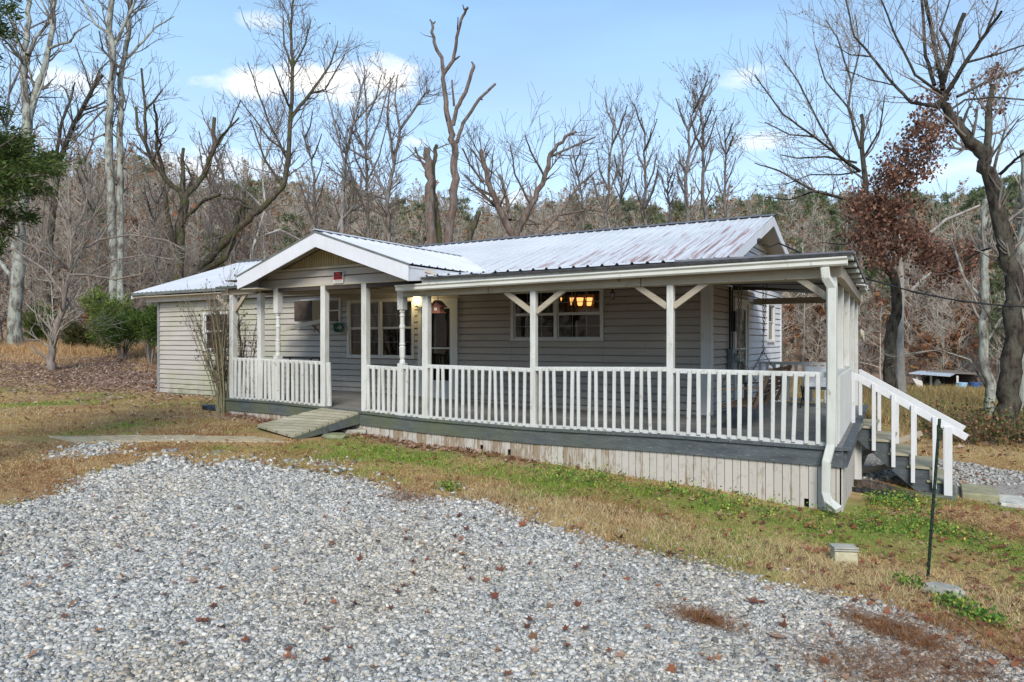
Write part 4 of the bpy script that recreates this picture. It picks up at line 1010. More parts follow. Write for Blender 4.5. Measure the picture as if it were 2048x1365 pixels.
o = obox(MB(), (x-.15, Y0+.35), .26, .55, gz(x,Y0)-.15, gz(x,Y0)+.05, -TH).build('landing_slab', simple('treated_timber', (.14,.15,.11), .85, .4), None, bevel=.01); tag(o, 'dark timber base pad under the foot of the stairs', 'pad')
o = obox(MB(), (x+.42, Y0+.55), .24, .42, gz(x+.4,Y0)-.12, gz(x+.4,Y0)+.10, -TH).build('step_block', simple('yellowed_step', (.30,.28,.17), .9, .35, 6), None, bevel=.015); tag(o, 'mossy yellow step block on the ground in front of the stairs', 'block')
o = obox(MB(), (x+.82, Y0+.35), .20, .36, gz(x+.8,Y0)-.1, gz(x+.8,Y0)+.045, -TH+.1).build('paving_slab', M['limestone'], None, bevel=.01); tag(o, 'pale flat paving slab between the stairs and the gravel drive', 'slab')
# soil and log under the stairs
p = onY(1790, 975, 12.0); zz = gz(p.x, p.y)
lg = MB().tube([(p.x-.9,p.y+.3,zz+.02),(p.x-.4,p.y+.22,zz+.05),(p.x-.1,p.y+.12,zz+.03),(p.x+.25,p.y+.08,zz+.0)], [.07,.11,.10,.06], 9).build('log', M['bark_moss'], None); tag(lg, 'rotting mossy log lying on bare soil under the stairs', 'log')
# plastic plant pot
p = gpix(425, 821); o = rock('soil_bag', 'crumpled black plastic bag at the foot of the leafless shrub', 'bag', (p.x,p.y,p.z+.02), (.34,.14,.13), simple('black_plastic', (.015,.018,.025), .35, .3, spec=.5), 21, 3, .8)
# boardwalk
ca = gpix(120, 880); cb_ = gpix(545, 880); d = (cb_-ca); d.z = 0; d.normalize(); nrm_ = V(-d.y, d.x, 0)
wk = thing('boardwalk', 'weathered plywood walkway laid on the turf toward the ramp', 'walkway', (cb_.x, cb_.y, cb_.z))
Lw = (cb_-ca).length; n = 9; sk = .45
for i in range(0, n):
    a = ca+d*(Lw*i/n); b = ca+d*(Lw*(i+.93)/n); hw = .30
    P = []
    for q, s_ in ((a,-1),(b,-1),(b,1),(a,1)):
        r_ = q+nrm_*hw*s_-d*sk*s_*.9; P.append(V(r_.x, r_.y, gz(r_.x, r_.y)+.012+.012*rnd.random()))
    MB().hexa([q-V(0,0,.03) for q in P]+P).build('panel', simple('walk_ply', (.42,.34,.21), .9, .4, 3, bump=.3, stretch=(1,4,1)) if i == 0 else bpy.data.materials['walk_ply'], wk, bevel=.005)
# open shed far right, with its clutter
p = onY(1880, 782, 34); sx0 = at(1822, 780, 36); sx1 = at(1905, 780, 36); gzz = gz(p.x, p.y)
base = at(1865, 783, 36); ux = V(cT, sT, 0); uy = V(-sT, cT, 0)
sh = thing('open_shed', 'low open sided shed with pale metal roof standing across the field', 'shed', (base.x,base.y,base.z))
def S(u, v, z): q = base+ux*u+uy*v; return V(q.x, q.y, base.z+z)
def at36(px, py, dd=0): q = at(px, py, 36+dd); return q
R_ = [at36(1818,746,0), at36(1900,752,-1.2), at36(1915,745,1.5), at36(1845,741,2)]
MB().prism([q for q in R_], (0,0,-.05)).build('roof', simple('shed_roof_metal', (.50,.55,.60), .5, .3), sh)
R2 = [at36(1855,744,1), at36(1960,748,0), at36(1950,741,3), at36(1862,740,3)]
MB().prism(R2, (0,0,-.05)).build('roof', simple('shed_roof_old', (.20,.17,.14)), sh)
for q in (1834, 1862, 1915): a = at36(q, 790); b = at36(q, 752); MB().box(a.x-.05,a.x+.05,a.y-.05,a.y+.05,a.z,b.z).build('post', M['post'], sh)
MB().prism([at36(1840,785,2.6), at36(1955,785,2.6), at36(1955,745,2.6), at36(1845,745,2.6)], (0,.05,0)).build('back_wall', M['attic'], sh)
q = at36(1830, 765); o = MB().prism([at36(1824,757,-.1), at36(1838,780,-.4), at36(1846,779,-.4), at36(1843,762,-.1)], (.03,-.03,0)).build('tarpaulin', simple('pale_tarp', (.55,.52,.47)), None); tag(o, 'torn pale tarpaulin hanging from the corner of the open shed', 'tarpaulin')
for px_, c_, lb in ((1923,(.35,.55,.68),'pale blue plastic bin under the open shed'),(1950,(.05,.12,.30),'dark blue plastic tub at the end of the open shed')):
    q = at36(px_, 781); z_ = q.z; o = MB().lathe((q.x,q.y,z_), [(0,.20),(.05,.22),(.34,.26),(.36,.28),(.40,.27)], 14).build('storage_bin', simple('bin_'+str(px_), c_, .5, .2), None); tag(o, lb, 'bin')
q = at36(1875, 782); o = MB().lathe((q.x,q.y,q.z), [(0,.13),(.1,.16),(.45,.15),(.55,.08),(.6,.08)], 12).build('gas_bottle', M['limestone'], None); tag(o, 'white bottle shaped tank beside the shed post', 'tank')

# ================================================================== TREES
class Limbs:
    """collects tapered limbs and turns them into one tube mesh, all in arrays"""
    def __init__(s): s.g = {}
    def add(s, pts, rs, sides):
        s.g.setdefault((len(pts), sides), []).append((pts, rs))
    def arrays(s):
        VV = []; FF = []; off = 0
        for (n, k), L in s.g.items():
            P = np.array([l[0] for l in L], float); R = np.array([l[1] for l in L], float)     # m,n,3
            D = np.empty_like(P); D[:,1:-1] = P[:,2:]-P[:,:-2]; D[:,0] = P[:,1]-P[:,0]; D[:,-1] = P[:,-1]-P[:,-2]
            D /= np.linalg.norm(D, axis=2, keepdims=True)+1e-9
            ref = np.zeros_like(P); m_ = np.abs((P[:,-1]-P[:,0])[:,2]) > .8*np.linalg.norm(P[:,-1]-P[:,0], axis=1)
            ref[m_] = (1,0,0); ref[~m_] = (0,0,1)
            A = np.cross(D, ref); A /= np.linalg.norm(A, axis=2, keepdims=True)+1e-9; B = np.cross(D, A)
            t = np.arange(k)*2*math.pi/k
            ring = P[:,:,None,:]+R[:,:,None,None]*(A[:,:,None,:]*np.cos(t)[None,None,:,None]+B[:,:,None,:]*np.sin(t)[None,None,:,None])
            m = len(L); i = np.arange(m*n*k).reshape(m, n, k); j = np.roll(i, -1, 2)
            f = np.stack([i[:,:-1], j[:,:-1], j[:,1:], i[:,1:]], -1).reshape(-1, 4)
            VV.append(ring.reshape(-1, 3)); FF.append(f+off); off += m*n*k
        return np.concatenate(VV), np.concatenate(FF)
    def build(s, name, mat, parent): 
        v, f = s.arrays(); return npmesh(name, v, f, mat, parent, True)
def unit(R): 
    v = np.array([R.gauss(0,1), R.gauss(0,1), R.gauss(0,1)]); return v/np.linalg.norm(v)
def grow(R, out, p, d, L, r, lev, maxlev, up=.12, wob=.22, kids=(5,4,3), npt=5, rmin=.006, ends=None, ratio=.55):
    d = d/np.linalg.norm(d); pts = [p]; dd = d
    for i in range(npt-1):
        dd = dd+unit(R)*wob+np.array([0,0,up]); dd /= np.linalg.norm(dd); pts.append(pts[-1]+dd*L/(npt-1))
    rs = [max(rmin*.8, r*(1-.75*i/(npt-1))) for i in range(npt)]
    out.add(pts, rs, 6 if r > .05 else 4 if r > .02 else 3)
    if lev < maxlev:
        for c in range(kids[min(lev, len(kids)-1)]):
            t = R.uniform(.25, .98); k = min(int(t*(npt-1)), npt-2); q = pts[k]+(pts[k+1]-pts[k])*(t*(npt-1)-k)
            ax = pts[k+1]-pts[k]; ax = ax/np.linalg.norm(ax); s = unit(R); s = s-ax*s.dot(ax); s /= np.linalg.norm(s)+1e-9
            a = R.uniform(.45, 1.0); nd = ax*math.cos(a)+s*math.sin(a)
            grow(R, out, q, nd, L*R.uniform(ratio*.75, ratio*1.2)*(1.15-t*.5), max(rmin, rs[k]*.6), lev+1, maxlev, up, wob, kids, npt, rmin, ends, ratio)
    elif ends is not None: ends.append(pts[-1]); ends.append(pts[len(pts)//2])
def leaves(R, pts, size, cols, n=1, spread=.1, mat='leafy', name='dead_leaves', parent=None, droop=.5):
    """small bent leaves at given points"""
    m = len(pts)*n; P = np.repeat(np.array(pts), n, 0); g = np.random.default_rng(R.randint(0, 10**6))
    P = P+g.normal(0, spread, P.shape); a = g.normal(0, 1, P.shape); a[:,2] -= droop; a /= np.linalg.norm(a, axis=1, keepdims=True)
    b = np.cross(a, g.normal(0, 1, P.shape)); b /= np.linalg.norm(b, axis=1, keepdims=True); c = np.cross(a, b)
    s = size*g.uniform(.6, 1.3, (m, 1))
    v = np.stack([P, P+a*s*.5+b*s*.38+c*s*.1, P+a*s, P+a*s*.5-b*s*.38+c*s*.1], 1).reshape(-1, 3)
    i = np.arange(m)*4; f = np.stack([i, i+1, i+2, i+3], -1)
    C = np.array(cols)[g.integers(0, len(cols), m)]*g.uniform(.7, 1.25, (m, 1)); col = np.repeat(C, 4, 0)
    return npmesh(name, v, f, M[mat], parent, False, col)
BROWN = [(.20,.085,.045),(.26,.12,.06),(.14,.06,.035),(.30,.16,.08)]
def traced_tree(name, label, D, limbs, barkm, twigm, twigs=1.0, seed=1, tl=1.6, rmin=None, maxlev=2, leaf=None, group=None, kids=(4,3), upper=None, cat='tree', up=.12, drift=.06, ntw=None):
    """limbs: list of [(px, py), ...], width at start, width at end, [depth drift]. Each is set at its distance D and drifts in depth, so the tree has volume."""
    R = random.Random(seed); rmin = rmin or D*.00028; lo = Limbs(); tw = Limbs(); ends = []
    p0 = limbs[0][0][0]; base = at(p0[0], p0[1], D); top = thing(name, label, cat, tuple(base), group)
    depth = {}; 
    for li, lb in enumerate(limbs):
        pts, w0, w1 = lb[0], lb[1], lb[2]
        d0 = depth.get(pts[0], D); dr_ = lb[3] if len(lb) > 3 else R.uniform(-1, 1)*D*drift*(0 if li == 0 else 1)
        # refine with a little wobble
        P = []; n = 4
        for i in range(len(pts)-1):
            for j in range(n):
                t = (i+j/n)/(len(pts)-1); a, b = pts[i], pts[i+1]; x = a[0]+(b[0]-a[0])*j/n; y = a[1]+(b[1]-a[1])*j/n
                jx = R.gauss(0, .10)*w0 if j else 0; jy = R.gauss(0, .05)*w0 if j else 0
                P.append((x+jx, y+jy, d0+dr_*t, t))
            depth.setdefault(pts[i], d0+dr_*i/(len(pts)-1))
        P.append((*pts[-1], d0+dr_, 1)); depth.setdefault(pts[-1], d0+dr_)
        Q = [np.array(at(x, y, d)) for x, y, d, t in P]; rs = [max(rmin, (w0+(w1-w0)*t)/2*d/F) for x, y, d, t in P]
        if li == 0 and pts[0][1] > 560: rs[0] *= 1.15; rs[1] *= 1.06
        if li == 0:
            zg = gz(Q[0][0], Q[0][1])
            if Q[0][2] > zg-.1: Q.insert(0, np.array([Q[0][0], Q[0][1], zg-.2])); rs.insert(0, rs[0]*1.08)
        lo.add(Q, rs, 10 if w0 > 14 else 7)
        Ln = sum(np.linalg.norm(Q[i+1]-Q[i]) for i in range(len(Q)-1)); k = int(Ln*twigs*2.4*(1.0 if w0 < 16 else .45))
        for c in range(k):
            t = R.uniform(.12 if w0 < 16 else .35, 1); i = min(int(t*(len(Q)-1)), len(Q)-2); ax = Q[i+1]-Q[i]; ax = ax/np.linalg.norm(ax)
            s = unit(R); s = s-ax*s.dot(ax); s /= np.linalg.norm(s); a = R.uniform(.5, 1.1)
            grow(R, tw, Q[i], ax*math.cos(a)+s*math.sin(a), tl*R.uniform(.5, 1.2), max(rmin*1.2, min(rs[i]*.4, .05)), 0, maxlev-1, up, .22, kids, 5, rmin, ends)
    lo.build('trunk', M[barkm], top)
    if tw.g: tw.build('crown', M[twigm], top)
    if leaf and ends: leaves(R, [e for e in ends if R.random() < leaf[0]], leaf[1], leaf[2] if len(leaf) > 2 else BROWN, 1, .05, parent=top)
    return top
T = traced_tree
T('tall_tree', 'tall lichen covered tree with twin upper stems rising left of the pale pair', 34, [
  ([(30,680),(35,560),(40,475),(44,358),(52,293),(53,238)], 25, 17), ([(53,238),(48,165),(50,110),(54,60),(59,-10)], 15, 8), ([(52,293),(60,227),(73,183),(88,139),(97,99),(106,55),(108,-10)], 15, 8),
  ([(50,110),(35,80),(18,15)], 7, 3), ([(55,110),(73,73),(103,40)], 8, 4), ([(97,99),(117,90),(141,84),(150,66),(180,48)], 6, 2), ([(44,123),(22,95),(0,71)], 6, 4), ([(106,55),(95,25),(80,-5)], 5, 3),
  ([(35,560),(15,545),(0,520),(-20,505)], 10, 6), ([(73,183),(62,160),(57,130)], 5, 3), ([(60,227),(85,170),(97,130)], 5, 2)], 'bark_lichen', 'twig', .8, 3, 2.0, kids=(5,4))
T('tall_tree', 'tall pale lichen streaked tree with two close parallel stems behind the green cedar bush', 36, [
  ([(232,640),(231,612),(228,520),(222,440),(218,330),(217,250),(222,170),(226,100),(218,60),(226,-10)], 18, 10), ([(243,640),(240,560),(240,420),(240,330),(243,230),(240,160),(250,110),(258,40),(265,-10)], 15, 7, 1.0),
  ([(220,70),(190,48),(161,-5)], 6, 4), ([(229,92),(253,40),(275,-5)], 7, 4), ([(253,117),(286,84),(311,55),(348,33)], 6, 2), ([(238,135),(205,99),(198,62)], 5, 2), ([(240,160),(226,130),(222,100)], 4, 3),
  ([(218,210),(195,232),(150,280),(75,277)], 5, 2), ([(240,330),(265,350),(300,335)], 4, 2), ([(247,155),(270,160)], 4, 2), ([(218,265),(180,280),(140,262)], 4, 2)], 'bark_lichen', 'twig', .75, 5, 1.9, leaf=(.15,.09), kids=(5,4))
T('crooked_tree', 'small crooked dark tree with two curved stems against the sky left of the tall pair', 39, [
  ([(100,480),(112,370),(120,320),(147,250),(183,183),(205,150)], 13, 6), ([(113,315),(125,240),(140,205),(150,165)], 7, 3), ([(160,222),(190,215),(215,200)], 5, 2), ([(147,250),(170,228),(212,212)], 5, 2), ([(183,183),(170,140),(150,90)], 4, 2), ([(140,205),(132,180),(120,170)], 4, 2), ([(183,183),(200,140),(220,120)], 4, 2)], 'bark_dark', 'twig', .8, 8, 1.6, leaf=(.12,.09))
T('spreading_tree', 'small spreading tree with pinkish bark and pale tangled twigs on the leafy bank', 26, [
  ([(103,730),(105,700),(112,660),(128,590),(140,545)], 15, 9), ([(140,545),(120,520),(75,500),(20,470)], 7, 3, -1.5), ([(140,545),(160,500),(200,480),(225,440)], 7, 3, 1.5), ([(140,550),(175,550),(230,560),(300,545)], 6, 3, -2), ([(140,545),(142,480),(138,400),(136,330)], 8, 2, .5),
  ([(128,590),(90,540),(30,500),(-20,490)], 7, 3, 1), ([(142,480),(165,430),(180,370)], 5, 2), ([(138,440),(110,390),(95,340)], 5, 2), ([(200,480),(260,470),(330,480),(370,500)], 4, 2), ([(175,550),(230,520),(290,510),(350,520)], 4, 2), ([(120,520),(80,470),(60,400)], 4, 2), ([(160,500),(175,450),(210,400)], 4, 2), ([(128,590),(160,640),(170,650)], 4, 2)],
  'bark_small', 'twig_pale', 1.7, 11, 1.4, leaf=None, kids=(5,4), ntw=1)
T('broken_tree', 'broken mossy tree with upcurved stubby limbs behind the left end of the roof', 35, [
  ([(357,620),(357,541),(360,467),(368,412),(365,385)], 20, 16), ([(365,390),(330,357),(305,324),(291,286),(291,220),(283,137)], 11, 4), ([(330,357),(313,297),(313,236),(308,209)], 8, 4), ([(357,522),(343,462),(327,374)], 11, 8), ([(368,396),(407,352),(429,297),(429,236)], 12, 7), ([(407,352),(440,275),(478,236)], 7, 3),
  ([(368,440),(407,401),(440,390)], 8, 5), ([(365,385),(367,297)], 10, 6), ([(291,286),(275,260),(272,215)], 6, 5), ([(291,220),(310,200),(325,180)], 5, 3), ([(368,412),(385,360),(372,330)], 6, 4), ([(305,324),(322,290),(310,262)], 5, 4), ([(429,297),(455,262),(482,200)], 5, 2)], 'bark_moss', 'twig', .95, 13, 1.6, kids=(5,4))
T('leaning_tree', 'mossy trunk leaning right then rising into a tall dark crown above the porch gable', 38, [
  ([(372,590),(385,555),(434,500),(478,456),(517,423),(566,374),(577,308),(582,220),(585,137),(582,71),(588,-5)], 17, 4), ([(385,555),(451,516),(467,473),(480,420)], 15, 9), ([(582,236),(621,187),(659,132),(676,82)], 8, 2), ([(577,324),(538,247),(495,126)], 6, 2), ([(484,450),(489,385)], 8, 7), ([(582,220),(560,170),(545,130)], 5, 2), ([(585,137),(610,90),(622,40)], 5, 2), ([(585,137),(568,90),(566,30)], 5, 2),
  ([(577,308),(540,280),(480,200)], 5, 2), ([(566,374),(530,320),(500,240)], 6, 2), ([(621,187),(650,180),(690,110)], 4, 2), ([(582,71),(575,30),(560,0)], 3, 2), ([(517,423),(480,400),(430,395)], 6, 3)], 'bark_moss', 'twig', 1.25, 17, 2.1, leaf=(.10,.09), kids=(5,3))
T('white_tree', 'white barked tree with a bent bare limb behind the porch gable', 45, [
  ([(683,520),(683,440),(690,330),(705,250),(730,150)], 10, 3), ([(665,520),(670,470),(690,430),(740,400),(775,385),(800,350)], 9, 4), ([(690,330),(670,250),(650,170)], 5, 2), ([(705,250),(750,200),(790,150)], 5, 2), ([(683,440),(720,400),(760,330)], 5, 2)], 'bark_white', 'twig_grey', .9, 19, 2.4, leaf=(.1,.1))
T('white_tree', 'slim white forked sapling between the leaning mossy trunk and the gable', 47, [
  ([(500,560),(505,500),(530,420),(525,330),(520,250)], 8, 2), ([(530,470),(560,460),(600,480)], 5, 3), ([(530,420),(480,370),(450,300)], 5, 2), ([(525,330),(560,250),(575,190)], 4, 2)], 'bark_white', 'twig_grey', .8, 23, 2.2)
T('bare_tree', 'bare grey tree with upswept branches left of the broken stubs', 42, [
  ([(775,560),(778,470),(775,400),(788,330),(800,260),(845,195),(860,180)], 10, 3), ([(775,400),(740,320),(700,255)], 7, 2), ([(788,330),(775,240),(780,155)], 6, 2), ([(800,260),(790,200),(795,150)], 4, 2), ([(775,400),(720,380),(650,330)], 5, 2), ([(740,320),(700,300),(670,240)], 4, 2)], 'bark_upper', 'twig', 1.3, 29, 2.0, leaf=(.2,.09), kids=(5,3))
T('dead_snag', 'tallest dead snag with bare forked limbs rising above the middle of the roof', 31, [
  ([(888,560),(898,457),(908,400),(908,343),(910,297),(902,263),(894,229),(889,183),(887,149),(868,84),(864,46)], 20, 5), ([(887,149),(906,122),(913,76),(922,40),(936,15)], 8, 5), ([(906,251),(913,217),(932,183),(948,133)], 9, 7), ([(913,286),(925,248),(959,198),(991,168)], 8, 5), ([(908,213),(904,160)], 5, 3), ([(906,122),(919,113)], 5, 3), ([(922,40),(915,60),(916,35)], 3, 2), ([(936,15),(928,20),(926,10)], 3, 2), ([(864,46),(860,40)], 4, 3), ([(864,50),(870,44)], 4, 3), ([(948,133),(943,124)], 6, 3), ([(959,198),(966,200)], 4, 2)], 'bark_dead', 'twig', .12, 31, .7, maxlev=1, drift=.03)
T('broken_stub', 'thick reddish broken trunk stub left of the tall dead snag', 30, [([(868,560),(862,470),(860,400),(857,350),(855,297)], 24, 14, 0), ([(857,350),(835,310),(830,295)], 5, 3)], 'bark_dead', 'twig', .3, 37, 1.5)
T('broken_stub', 'ivy green broken trunk directly beside the tall dead snag', 30.6, [([(880,560),(878,470),(870,400),(866,330),(874,290)], 17, 7, 0)], 'bark_moss', 'twig', .5, 38, 1.5)
T('broken_stub', 'short mossy stub poking up beside the ridge of the roof', 29, [([(930,520),(941,470),(958,423)], 12, 10, 0)], 'bark_moss', 'twig', .2, 39, .8)
T('storm_tree', 'storm broken tree with long limbs arching both ways above the ridge of the roof', 33, [
  ([(1030,560),(1028,472),(1005,430),(982,381),(967,331),(962,300)], 18, 7), ([(1028,480),(1039,457),(1062,411),(1089,354),(1100,309),(1130,274),(1153,263)], 16, 4), ([(1096,316),(1138,297),(1191,274)], 6, 3), ([(1016,438),(967,389),(929,350)], 7, 3), ([(967,366),(940,330),(925,297)], 5, 3), ([(1081,500),(1081,469),(1119,430),(1157,373),(1191,343)], 7, 3),
  ([(1020,440),(1015,400),(1000,350)], 8, 5), ([(1062,411),(1030,350),(1020,290)], 5, 2), ([(1089,354),(1060,300),(1050,270)], 5, 2), ([(1119,430),(1180,420),(1240,430)], 5, 2), ([(1028,472),(1050,440),(1060,430)], 8, 4), ([(982,381),(960,350),(950,310)], 4, 2)], 'bark_dead', 'twig', 1.4, 41, 2.0, kids=(5,4))
def slender(px, py, top, D, w, label, seed, bark_='bark_upper', leaf=(.3,.10), nb=9, spread=.42, twm='twig'):
    R = random.Random(seed); H = py-top; sway = R.uniform(-.06,.06)
    main = [(px+sway*H*t*t*2+R.gauss(0,w*.25), py-H*t) for t in (0,.15,.3,.45,.6,.75,.88,1)]
    L = [(main, w, 2)]
    for i in range(nb):
        k = R.choice([2,3,3,4,4,5,5,6]); p = main[k]; sg = R.choice((-1,1)); ln = H*R.uniform(.18,.36)*(1.1-k*.07)
        L.append(([p, (p[0]+sg*ln*spread*.5, p[1]-ln*.45), (p[0]+sg*ln*spread*R.uniform(.7,1.0), p[1]-ln)], max(3, w*.5), 2))
    return T('slender_tree', label, D, L, bark_, twm, .55, seed, 1.8, leaf=leaf, kids=(4,3), up=.2)
G = 'slender bare trees behind the house'
for a in ((1212,520,215,44,8,'slender bare tree right of the storm broken tree, nearest to its arching limb'),(1240,520,250,50,6,'thin bare sapling close behind the slender tree beside the storm broken tree'),
  (1292,500,235,43,8,'slender tree with sparse dead leaves standing alone over the middle of the ridge'),(1340,480,330,48,6,'low thin bare tree between the sparse leaved pair and the lone one'),
  (1372,480,190,40,10,'slender tree dotted with brown leaves, left one of the leafy pair by the ridge'),(1410,480,185,40,10,'slender tree dotted with brown leaves, right one of the leafy pair by the ridge'),
  (1450,460,260,46,7,'thin bare tree just right of the leafy pair'),(1170,520,300,50,6,'faint thin tree behind the storm broken limbs'),(735,560,130,44,8,'slender leafy topped tree in front of the white cloud'),
  (640,560,240,46,7,'slender bare tree behind the left slope of the porch gable'),(470,600,270,45,7,'slender bare tree rising behind the leaning mossy trunk'),(425,610,290,50,7,'thin grey tree behind the broken mossy tree'),
  (200,640,280,48,7,'thin bare tree behind the pale pair of stems'),(10,660,120,44,9,'bare tree at the very left edge behind the cedar'),(310,640,380,42,6,'thin dark sapling left of the broken mossy tree')):
    slender(*a, seed=int(a[0]), leaf=(.35,.11) if 'leaves' in a[5] or 'leafy' in a[5] else (.05,.09))
# right-hand trees
T('vine_tree', 'dark trunked tree behind the porch whose pale branches fan far out to the left', 27, [
  ([(1783,800),(1780,686),(1794,617),(1789,560),(1766,514),(1743,474),(1729,400),(1726,320),(1723,229)], 25, 7), ([(1720,343),(1674,309),(1629,274),(1566,229),(1509,149)], 7, 2, -2), ([(1714,326),(1651,314),(1594,317),(1560,310)], 5, 2, 1), ([(1703,400),(1629,383),(1560,343),(1509,326)], 7, 2, -1),
  ([(1720,297),(1697,217),(1703,166),(1674,74),(1651,40)], 6, 2, 1.5), ([(1674,309),(1640,250),(1600,170),(1560,110)], 5, 2), ([(1697,217),(1650,160),(1630,90)], 4, 2), ([(1703,166),(1720,100),(1710,30)], 4, 2), ([(1629,274),(1580,270),(1530,245)], 4, 2), ([(1629,383),(1580,400),(1530,395)], 4, 2), ([(1726,320),(1760,260),(1770,190)], 5, 2), ([(1720,343),(1680,350),(1620,350),(1570,370)], 4, 2), ([(1740,460),(1690,490),(1640,485)], 4, 2)],
  'bark_dark', 'twig_grey', 1.7, 43, 1.7, kids=(5,4), leaf=(.06,.08))
T('pale_tree', 'paler straight stem touching the dark vine tree, with snapped white limbs', 27.6, [
  ([(1803,800),(1800,629),(1800,486),(1795,420)], 18, 8, 0), ([(1809,594),(1851,554),(1903,526),(1950,515)], 8, 3, -1), ([(1809,531),(1834,491),(1891,440),(1960,411)], 9, 4, -1), ([(1812,535),(1830,500),(1840,480)], 11, 8, -.5)], 'bark_white', 'twig_pale', .6, 47, 1.8)
T('big_tree', 'biggest tree, thick dark ridged trunk at the right edge curving up left into bare limbs', 17, [
  ([(2004,905),(2010,850),(2014,790),(2028,695),(2031,600),(2011,486),(1977,343),(1960,303),(1931,269),(1897,223),(1886,189)], 46, 15), ([(1886,180),(1870,100),(1850,-5)], 10, 7, .8), ([(1886,166),(1903,103),(1929,26)], 12, 8, -.8), ([(1891,190),(1931,126),(1971,69),(2003,23)], 10, 5, -1.5), ([(1869,171),(1851,114),(1843,-5)], 8, 5, 1.0),
  ([(1886,215),(1823,206),(1789,171),(1743,114),(1709,74),(1690,-5)], 7, 3, 1.5), ([(1914,194),(1971,166),(2050,137)], 6, 4, 1), ([(1977,310),(1977,229),(1986,171)], 15, 10, .6), ([(2000,349),(2030,320),(2055,303)], 7, 4, -1), ([(1931,126),(1990,110),(2050,90)], 5, 3), ([(1886,189),(1830,150),(1790,70),(1760,-5)], 6, 3, -1), ([(1971,69),(1990,20),(2000,-10)], 5, 3), ([(1903,103),(1880,60),(1900,0)], 5, 3),
  ([(2011,486),(1970,500),(1930,520)], 6, 3), ([(2028,695),(1990,660),(1960,600)], 5, 2), ([(1897,223),(1930,200),(1990,195),(2050,200)], 5, 3), ([(1789,171),(1740,160),(1690,140)], 3, 1.5), ([(1743,114),(1700,110),(1670,90)], 3, 1.5)], 'bark_dark', 'twig_grey', 1.7, 53, 1.25, kids=(5,3), leaf=(.06,.06))
T('lichen_tree', 'pale lichened trunk just left of the thick trunk at the right edge', 21, [
  ([(1972,880),(1981,790),(1967,695),(1969,600),(1965,480),(1972,400)], 21, 12), ([(1969,600),(1930,560),(1900,470)], 6, 3), ([(1967,695),(2000,640),(2040,610)], 5, 3), ([(1972,400),(1990,330),(2010,260)], 8, 4), ([(1981,790),(1940,720),(1880,700),(1800,710)], 4, 2)], 'bark_lichen', 'twig_pale', .9, 59, 1.3)
T('lichen_tree', 'pale trunk cut by the right border behind the thick dark trunk', 22, [([(2050,880),(2046,700),(2040,540),(2052,420),(2048,300)], 24, 16), ([(2044,600),(2010,540),(1990,480)], 6, 3)], 'bark_lichen', 'twig_pale', .6, 61, 1.4)
# tangle of dead vine hanging in the tree
R = random.Random(5); ends = []; tw = Limbs(); D = 24.5
for (x, y, r, n) in ((1857,205,30,16),(1885,165,20,10),(1851,250,42,46),(1823,300,48,60),(1790,330,40,40),(1754,343,36,26),(1735,400,42,50),(1750,455,46,60),(1770,420,50,60),(1800,380,34,30),(1834,457,36,30),(1857,486,30,24),(1890,495,26,30),(1914,503,24,30),(1938,478,22,26),(1935,515,14,12),(1890,515,14,12),(1768,490,26,16),(1815,440,30,24),(1870,230,24,14),(1985,130,26,16),(1990,185,16,8)):
    for k in range(int(n*.95)):
        p = np.array(at(x+R.gauss(0, r*.5), y+R.gauss(0, r*.5), D+R.gauss(0, .55)+(1850-x)*.008))
        grow(R, tw, p, np.array([R.gauss(0,1), R.gauss(0,1), -1.2]), R.uniform(.3,.8), .008, 0, 1, -.25, .3, (3,2), 4, .006, ends)
vt = thing('dead_vine', 'big tangle of dead rust brown vine leaves hanging in the branches over the porch end', 'vine', tuple(at(1800, 380, D)))
tw.build('stem', M['twig'], vt); leaves(R, ends, .125, [(.22,.10,.065),(.31,.155,.10),(.14,.065,.048),(.40,.22,.14)], 3, .10, 'leafy', 'foliage', vt, 1.0)

# evergreens: cedar at the left edge, cedar bushes, all from short flat sprays
def sprays(R, pts, dirs, size, cols, per, parent, name='foliage'):
    g = np.random.default_rng(R.randint(0, 10**6)); P = np.repeat(np.array(pts), per, 0); Dv = np.repeat(np.array(dirs), per, 0); m = len(P)
    P = P+g.normal(0, size*.7, P.shape); a = Dv+g.normal(0, .7, P.shape); a /= np.linalg.norm(a, axis=1, keepdims=True)
    b = np.cross(a, g.normal(0, 1, P.shape)); b /= np.linalg.norm(b, axis=1, keepdims=True); s = size*g.uniform(.5, 1.5, (m, 1))
    v = np.stack([P-b*s*.07, P+b*s*.07, P+a*s*.55+b*s*.12, P+a*s, P+a*s*.5-b*s*.10], 1).reshape(-1, 3)
    i = np.arange(m)*5; f = np.stack([i, i+1, i+2, i+3, i+4], -1)
    C = np.array(cols)[g.integers(0, len(cols), m)]*g.uniform(.6, 1.3, (m, 1))
    return npmesh(name, v, f, M['leafy'], parent, False, np.repeat(C, 5, 0))
GREEN = [(.065,.105,.025),(.09,.14,.03),(.04,.07,.018),(.13,.16,.04)]
